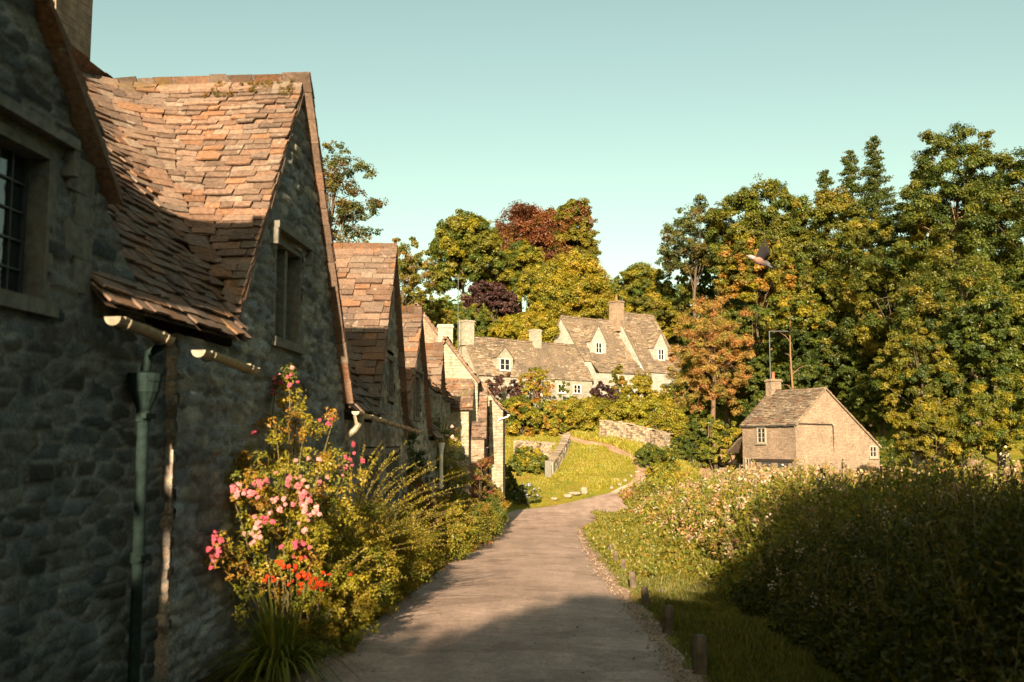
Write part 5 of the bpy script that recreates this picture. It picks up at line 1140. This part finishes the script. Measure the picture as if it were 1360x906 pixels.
T = sph(n) + Z3 * .45 - Y3 * .2; blade_leaves(mb, np.stack([x, y, z], 1), T, sph(n) - Y3 * .3 + Z3 * .3, s_ * 1.15, c, .5)
n = 90000; y = 15 + 42 * rng.random(n) ** 1.3; re = np.interp(y, LYS, RE); u = rng.random(n); lo = np.maximum(hx(y) - 2.6 * sst(15, 24, y), re + .35); x = lo + (hx(y) + .3 - lo) * u; hgt = (.10 + .30 * u) * np.clip(fbm(x * 1.6, y * 1.1, 93) * 2.6 - .75, .05, 1.3); z = G(x, y) + hgt * rng.random(n) ** .6
blade_leaves(mb, np.stack([x, y, z], 1), sph(n) + Z3 * .4, sph(n) + Z3 * .5, np.clip(.004 * y, .06, .14) * rnd(.7, 1.3, n), pal([(.13, .135, .016), (.18, .165, .018), (.10, .115, .015), (.24, .17, .03)], n, .2), .55)
for q in range(2600):                                              # stray upright stems above the mass
    yy = (5.0 ** -.5 + rng.random() * (60.0 ** -.5 - 5.0 ** -.5)) ** -2; xx = float(hx(yy)) + .3 + 11 * rng.random() ** 1.4; hh = float(herb_h(np.array(xx), np.array(yy))); b = np.array([xx, yy, float(G(xx, yy)) + hh * .7]); L = hh * .3 + rnd(.15, .65); d = nrm(np.array([rnd(-.35, .35), rnd(-.35, .2), 1])); t = np.linspace(0, 1, 5)[:, None]
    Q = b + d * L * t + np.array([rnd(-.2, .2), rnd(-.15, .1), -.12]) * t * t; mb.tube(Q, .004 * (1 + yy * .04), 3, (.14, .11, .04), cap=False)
    m = 18; tt = rng.random(m); QQ = np.stack([np.interp(tt * 4, np.arange(5), Q[:, e_]) for e_ in range(3)], 1); blade_leaves(mb, QQ, sph(m) + Z3 * .5, sph(m), np.clip(.0055 * yy, .06, .2) * rnd(.7, 1.3, m), pal([(.16, .17, .018), (.22, .19, .02), (.28, .18, .04), (.12, .14, .016)], m) * (.65 if yy < 15 else 1), .32)  # near stem leaves painted darker too, for the same shade
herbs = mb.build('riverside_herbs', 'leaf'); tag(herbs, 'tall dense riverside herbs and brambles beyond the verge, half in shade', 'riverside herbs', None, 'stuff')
mf = MB(); n = 2300; x, y = herb_pts(n, 9, 60, 12, -.2); e = x - hx(y); dens = fbm(x * .45 + 1, y * .35, 66); kp = (dens > .44) & (e > .2); x, y = x[kp], y[kp]; h = herb_h(x, y); z = G(x, y) + h * np.where(x - hx(y) < 1.4, rnd(.55, 1.05, len(x)), rnd(.95, 1.08, len(x)))
for q in range(len(x)):
    k = 16; L = np.clip(.015 * y[q], .13, .48) * rnd(.6, 1.1); P = np.array([x[q], y[q], z[q]]) + Z3 * rnd(0, 1, (k, 1)) * L + rng.normal(size=(k, 3)) * L * .16
    leaves(mf, P, sph(k) + Z3, np.clip(.0035 * y[q], .03, .10), pal([(.46, .36, .22), (.38, .26, .14), (.42, .24, .14), (.52, .43, .31), (.34, .22, .10)], 1)[0] * rnd(.8, 1.15, (k, 1)), .8)
o = mf.build('flower_plume', 'petal', herbs) if False else mf.build('flower_plumes', 'petal'); tag(o, 'cream and buff seed plumes rising through the riverside herbs', 'seed plumes', None, 'stuff')
def grass(n, x, y, hgt, palette, zf=G, lean=.5, wd=.11, mb=None):
    mb = mb or MB(); P = np.stack([x, y, zf(x, y) - .01], 1); T = sph(n) * lean + Z3; T[:, 2] = np.abs(T[:, 2]) + .3
    blade_leaves(mb, P, T, sph(n), hgt, pal(palette, n, .2), wd); return mb
GR = [(.085, .10, .014), (.12, .125, .016), (.16, .14, .022), (.07, .088, .014), (.21, .155, .04)]
mb = MB(); n = 150000; y = (5.0 ** -.9 + rng.random(n) * (58.0 ** -.9 - 5.0 ** -.9)) ** (-1 / .9); re = np.interp(y, LYS, RE) + .10 * (fbm(y * 2.2, y * 0, 71) - .3) + .02; x = re + (np.maximum(hx(y) + .5 - re, .3)) * rng.random(n) ** 1.1
tuft = fbm(x * 2.3, y * 1.6, 73); ed = np.clip((x - re) / .35, .25, 1); hg = np.clip(.05 + .17 * (tuft - .35), .03, .2) * rnd(.5, 1.3, n) * ed * (1 + y * .012)
grass(n, x, y, hg, GR, mb=mb, wd=np.clip(.10 + y * .006, .1, .3)[:, None])
n = 30000; y = rnd(6, 50, n); le = np.interp(y, LYS, LE) + .12 * (fbm(y * 2.5, y * 0 + 4, 75) - .4); x = le - .5 * rng.random(n) ** 1.5
grass(n, x, y, rnd(.03, .12, n) * (1 + y * .02), GR, zf=lambda a, b: lane_z(b) + .0, mb=mb, wd=.2)
tag(mb.build('verge_grass', 'leaf'), 'short tufted grass on both edges of the lane', 'grass', None, 'stuff')
mb = MB(); n = 90000; x = rnd(-2, 14, n); y = 62.3 + 24 * rng.random(n) ** 1.2; path = np.interp(y, [66, 67.3, 70, 73, 76, 80, 82.6, 85], [8, 8.3, 9.4, 9.9, 9.6, 7.6, 5.5, 4]); hw_ = np.interp(y, [62, 67, 84], [1.1, .9, .4]); kp = (np.abs(x - path) > hw_) & (y > np.interp(x, [0, 2.6, 6, 11, 15], [61, 64.2, 67.2, 71.2, 75])); x, y, path = x[kp], y[kp], path[kp]; n = len(x)
right = x > path; hg = np.where(right, rnd(.15, .55, n), rnd(.03, .08, n) * (1 + 1.8 * sst(.45, .7, fbm(x * .5, y * .35, 88))) * (1 + 1.0 * sst(70, 76, y))); grass(n, x, y, hg, [(.22, .22, .018), (.26, .23, .02), (.30, .21, .03), (.19, .20, .018)], mb=mb, wd=.35)
n = 40000; x = rnd(13, 30, n); y = rnd(60, 90, n); kp = ~((x > 13) & (x < 20) & (np.abs(x - np.interp(y, [66, 70, 75, 80, 85, 92], [10, 13.7, 15.3, 16.8, 18.5, 20.7])) < 2.0) & (y > np.interp(x, [0, 6, 11, 15, 30], [61, 67, 71, 75, 80]))) & ~((x > 15) & (y > 67) & (y < 78)); grass(kp.sum(), x[kp], y[kp], rnd(.15, .5, kp.sum()), GR, mb=mb, wd=.3)
tag(mb.build('meadow_grass', 'leaf'), 'grass of the sunny green bank and its rough upper edge', 'grass', None, 'stuff')
# dead leaves and grit scattered on the lane
n = 500; y = rnd(7, 40, n); a_ = np.interp(y, LYS, LE); b_ = np.interp(y, LYS, RE); u = rng.beta(.35, .35, n); x = a_ + (b_ - a_) * u; mb = MB()
leaves(mb, np.stack([x, y, lane_z(y) + .06 + .008 * rng.random(n)], 1), Z3 + sph(n) * .3, rnd(.02, .05, n), pal([(.20, .13, .05), (.12, .08, .04), (.30, .24, .12)], n)); tag(mb.build('fallen_leaves', 'leaf'), 'dry leaves scattered over the lane surface', 'fallen leaves', None, 'stuff')

n = 4500; y = (6.0 ** -1 + rng.random(n) * (45.0 ** -1 - 6.0 ** -1)) ** -1.0; a_ = np.interp(y, LYS, LE); b_ = np.interp(y, LYS, RE); u = (rng.random(n) < .5).astype(float); x = a_ + (b_ - a_) * u + rng.normal(size=n) * .09; mb = MB(); sz = rnd(.004, .014, n) * (1 + .03 * y)
tet = np.array([[1, 0, -.4], [-.5, .85, -.4], [-.5, -.85, -.4], [.1, 0, .7]]); ang = rnd(0, 6.28, n); V = tet[None] * sz[:, None, None] * rnd(.6, 1.3, (n, 4, 3)); V = np.stack([V[..., 0] * np.cos(ang)[:, None] - V[..., 1] * np.sin(ang)[:, None], V[..., 0] * np.sin(ang)[:, None] + V[..., 1] * np.cos(ang)[:, None], V[..., 2]], -1) + np.stack([x, y, lane_z(y) + .048], 1)[:, None]
F = (np.arange(n)[:, None, None] * 4 + np.array([[0, 1, 3], [1, 2, 3], [2, 0, 3]])).reshape(-1, 3); mb.add(V.reshape(-1, 3), F, np.repeat(pal([(.26, .19, .14), (.21, .15, .11), (.32, .25, .19), (.15, .11, .08)], n), 4, axis=0)); tag(mb.build('gravel', 'rubble'), 'loose grit gathered along the lane edges', 'gravel', None, 'stuff')

# ================================================================== WOOD PIGEON IN FLIGHT
c = at(1003, 345, 12.0); mb = MB(); S_ = .29 / .33
ax = nrm([1, .2, -.42]); t = [0, .012, .03, .045, .065, .085, .11, .15, .20, .25, .29, .33, .37]; rr = [.002, .006, .008, .021, .026, .024, .026, .048, .058, .050, .034, .022, .016]
cl = [(.30, .18, .12)] * 3 + [(.24, .23, .25)] * 2 + [(.42, .38, .37)] + [(.26, .15, .12)] * 2 + [(.18, .10, .08)] + [(.10, .09, .09)] * 2 + [(.16, .16, .17)] * 2
P = np.array([c + ax * (q - .13) * 1.0 + Z3 * .02 * math.sin(q * 7) for q in t]); mb.tube(P, np.array(rr), 12); cc = np.repeat(np.array(cl), 12, 0); mb.c[0] = cc
def fan(root_a, root_b, tips, col, th=.004):
    ra, rb = np.asarray(root_a), np.asarray(root_b); n = len(tips)
    for i, tp_ in enumerate(tips):
        f = (i + .5) / n; r0 = ra * (1 - f) + rb * f; d = nrm(tp_ - r0); s_ = nrm(np.cross(d, np.cross(rb - ra, tp_ - r0))); w_ = np.linalg.norm(rb - ra) / n * .6 + .005; tm_ = r0 * .45 + tp_ * .55
        V = np.array([r0 - s_ * w_ * .6, r0 + s_ * w_ * .6, tm_ + s_ * w_, tp_ + s_ * w_ * .2, tp_ - s_ * w_ * .3, tm_ - s_ * w_]); nn = nrm(np.cross(d, s_)) * th * (1 + i * .1)
        V = np.vstack([V + nn, V - nn]); mb.add(V, [[0, 1, 2, 5], [5, 2, 3, 4], [7, 6, 11, 8], [8, 11, 10, 9]] , np.array(col) * (.85 + .3 * f))
sh = c + ax * .0 + Z3 * .03
for sd, hx_ in ((-1, 1.0), (1, .8)):
    r0 = sh + np.array([0, .035 * sd, 0]); fan(r0, r0 + ax * .12, [r0 + np.array([math.cos(R(52 + 12 * sd * -1 - 10 * k)) * (.23 - .014 * k), sd * (.07 + .006 * k), math.sin(R(52 + 12 * sd * -1 - 10 * k)) * (.23 - .014 * k)]) * hx_ for k in range(8)], (.022, .02, .022))
tb = P[-3]; fan(tb - Y3 * .02, tb + Y3 * .02, [tb + ax * .13 + Y3 * (k - 2.5) * .022 + X3 * .01 for k in range(6)], (.20, .21, .24))
tag(mb.build('pigeon', 'feather', at0=c, smooth=False), 'wood pigeon flying leftwards in front of the wood, wings raised', 'bird')

# ================================================================== TREES BEHIND THE VIEWER that shade the foreground
def shade_tree(label, x, y, zt, r, bot, k=130, m=150):
    tree('shade_tree', label, 'tree', x, y, zt, r, G_MID, k, m, .5, crown_bottom=bot, group='trees shading the foreground', rc=(.25, .35), trunk=.3)
shade_tree('broad low tree behind the viewer on the row side, shading the near lane', -3.3, -10.5, 6.15, 3.9, .2, 190)
shade_tree('low tree behind the viewer beside the lane', -.1, -12.5, 8.0, 3.4, .2, 190)
shade_tree('tall tree behind the viewer on the river side', 4.4, -11.5, 10.4, 4.4, .4, 260)
shade_tree('second tall tree behind the viewer farther along the river side', 11.5, -12.0, 8.6, 5.4, .4, 280)
shade_tree('third tall tree behind the viewer at the far river side', 18.5, -10.0, 7.6, 5.4, .4, 280)
for k_, (x_, y_, h_) in enumerate([(27, -1, 15), (27.5, 7, 16), (29, 16, 16), (33, 26, 17)]):  # unseen trees added beyond the right edge to cut sky light on the row
    shade_tree('tall unseen riverside tree added outside the right edge to block sky light, %s' % ['level with the viewer', 'level with the rose bush', 'level with the third cottage', 'level with the fourth cottage'][k_], x_, y_, h_, 5.2, .5, 170)
shade_tree('fourth tall tree behind the viewer, farthest along the river side', 26.0, -9.0, 8.0, 5.4, .4, 240)
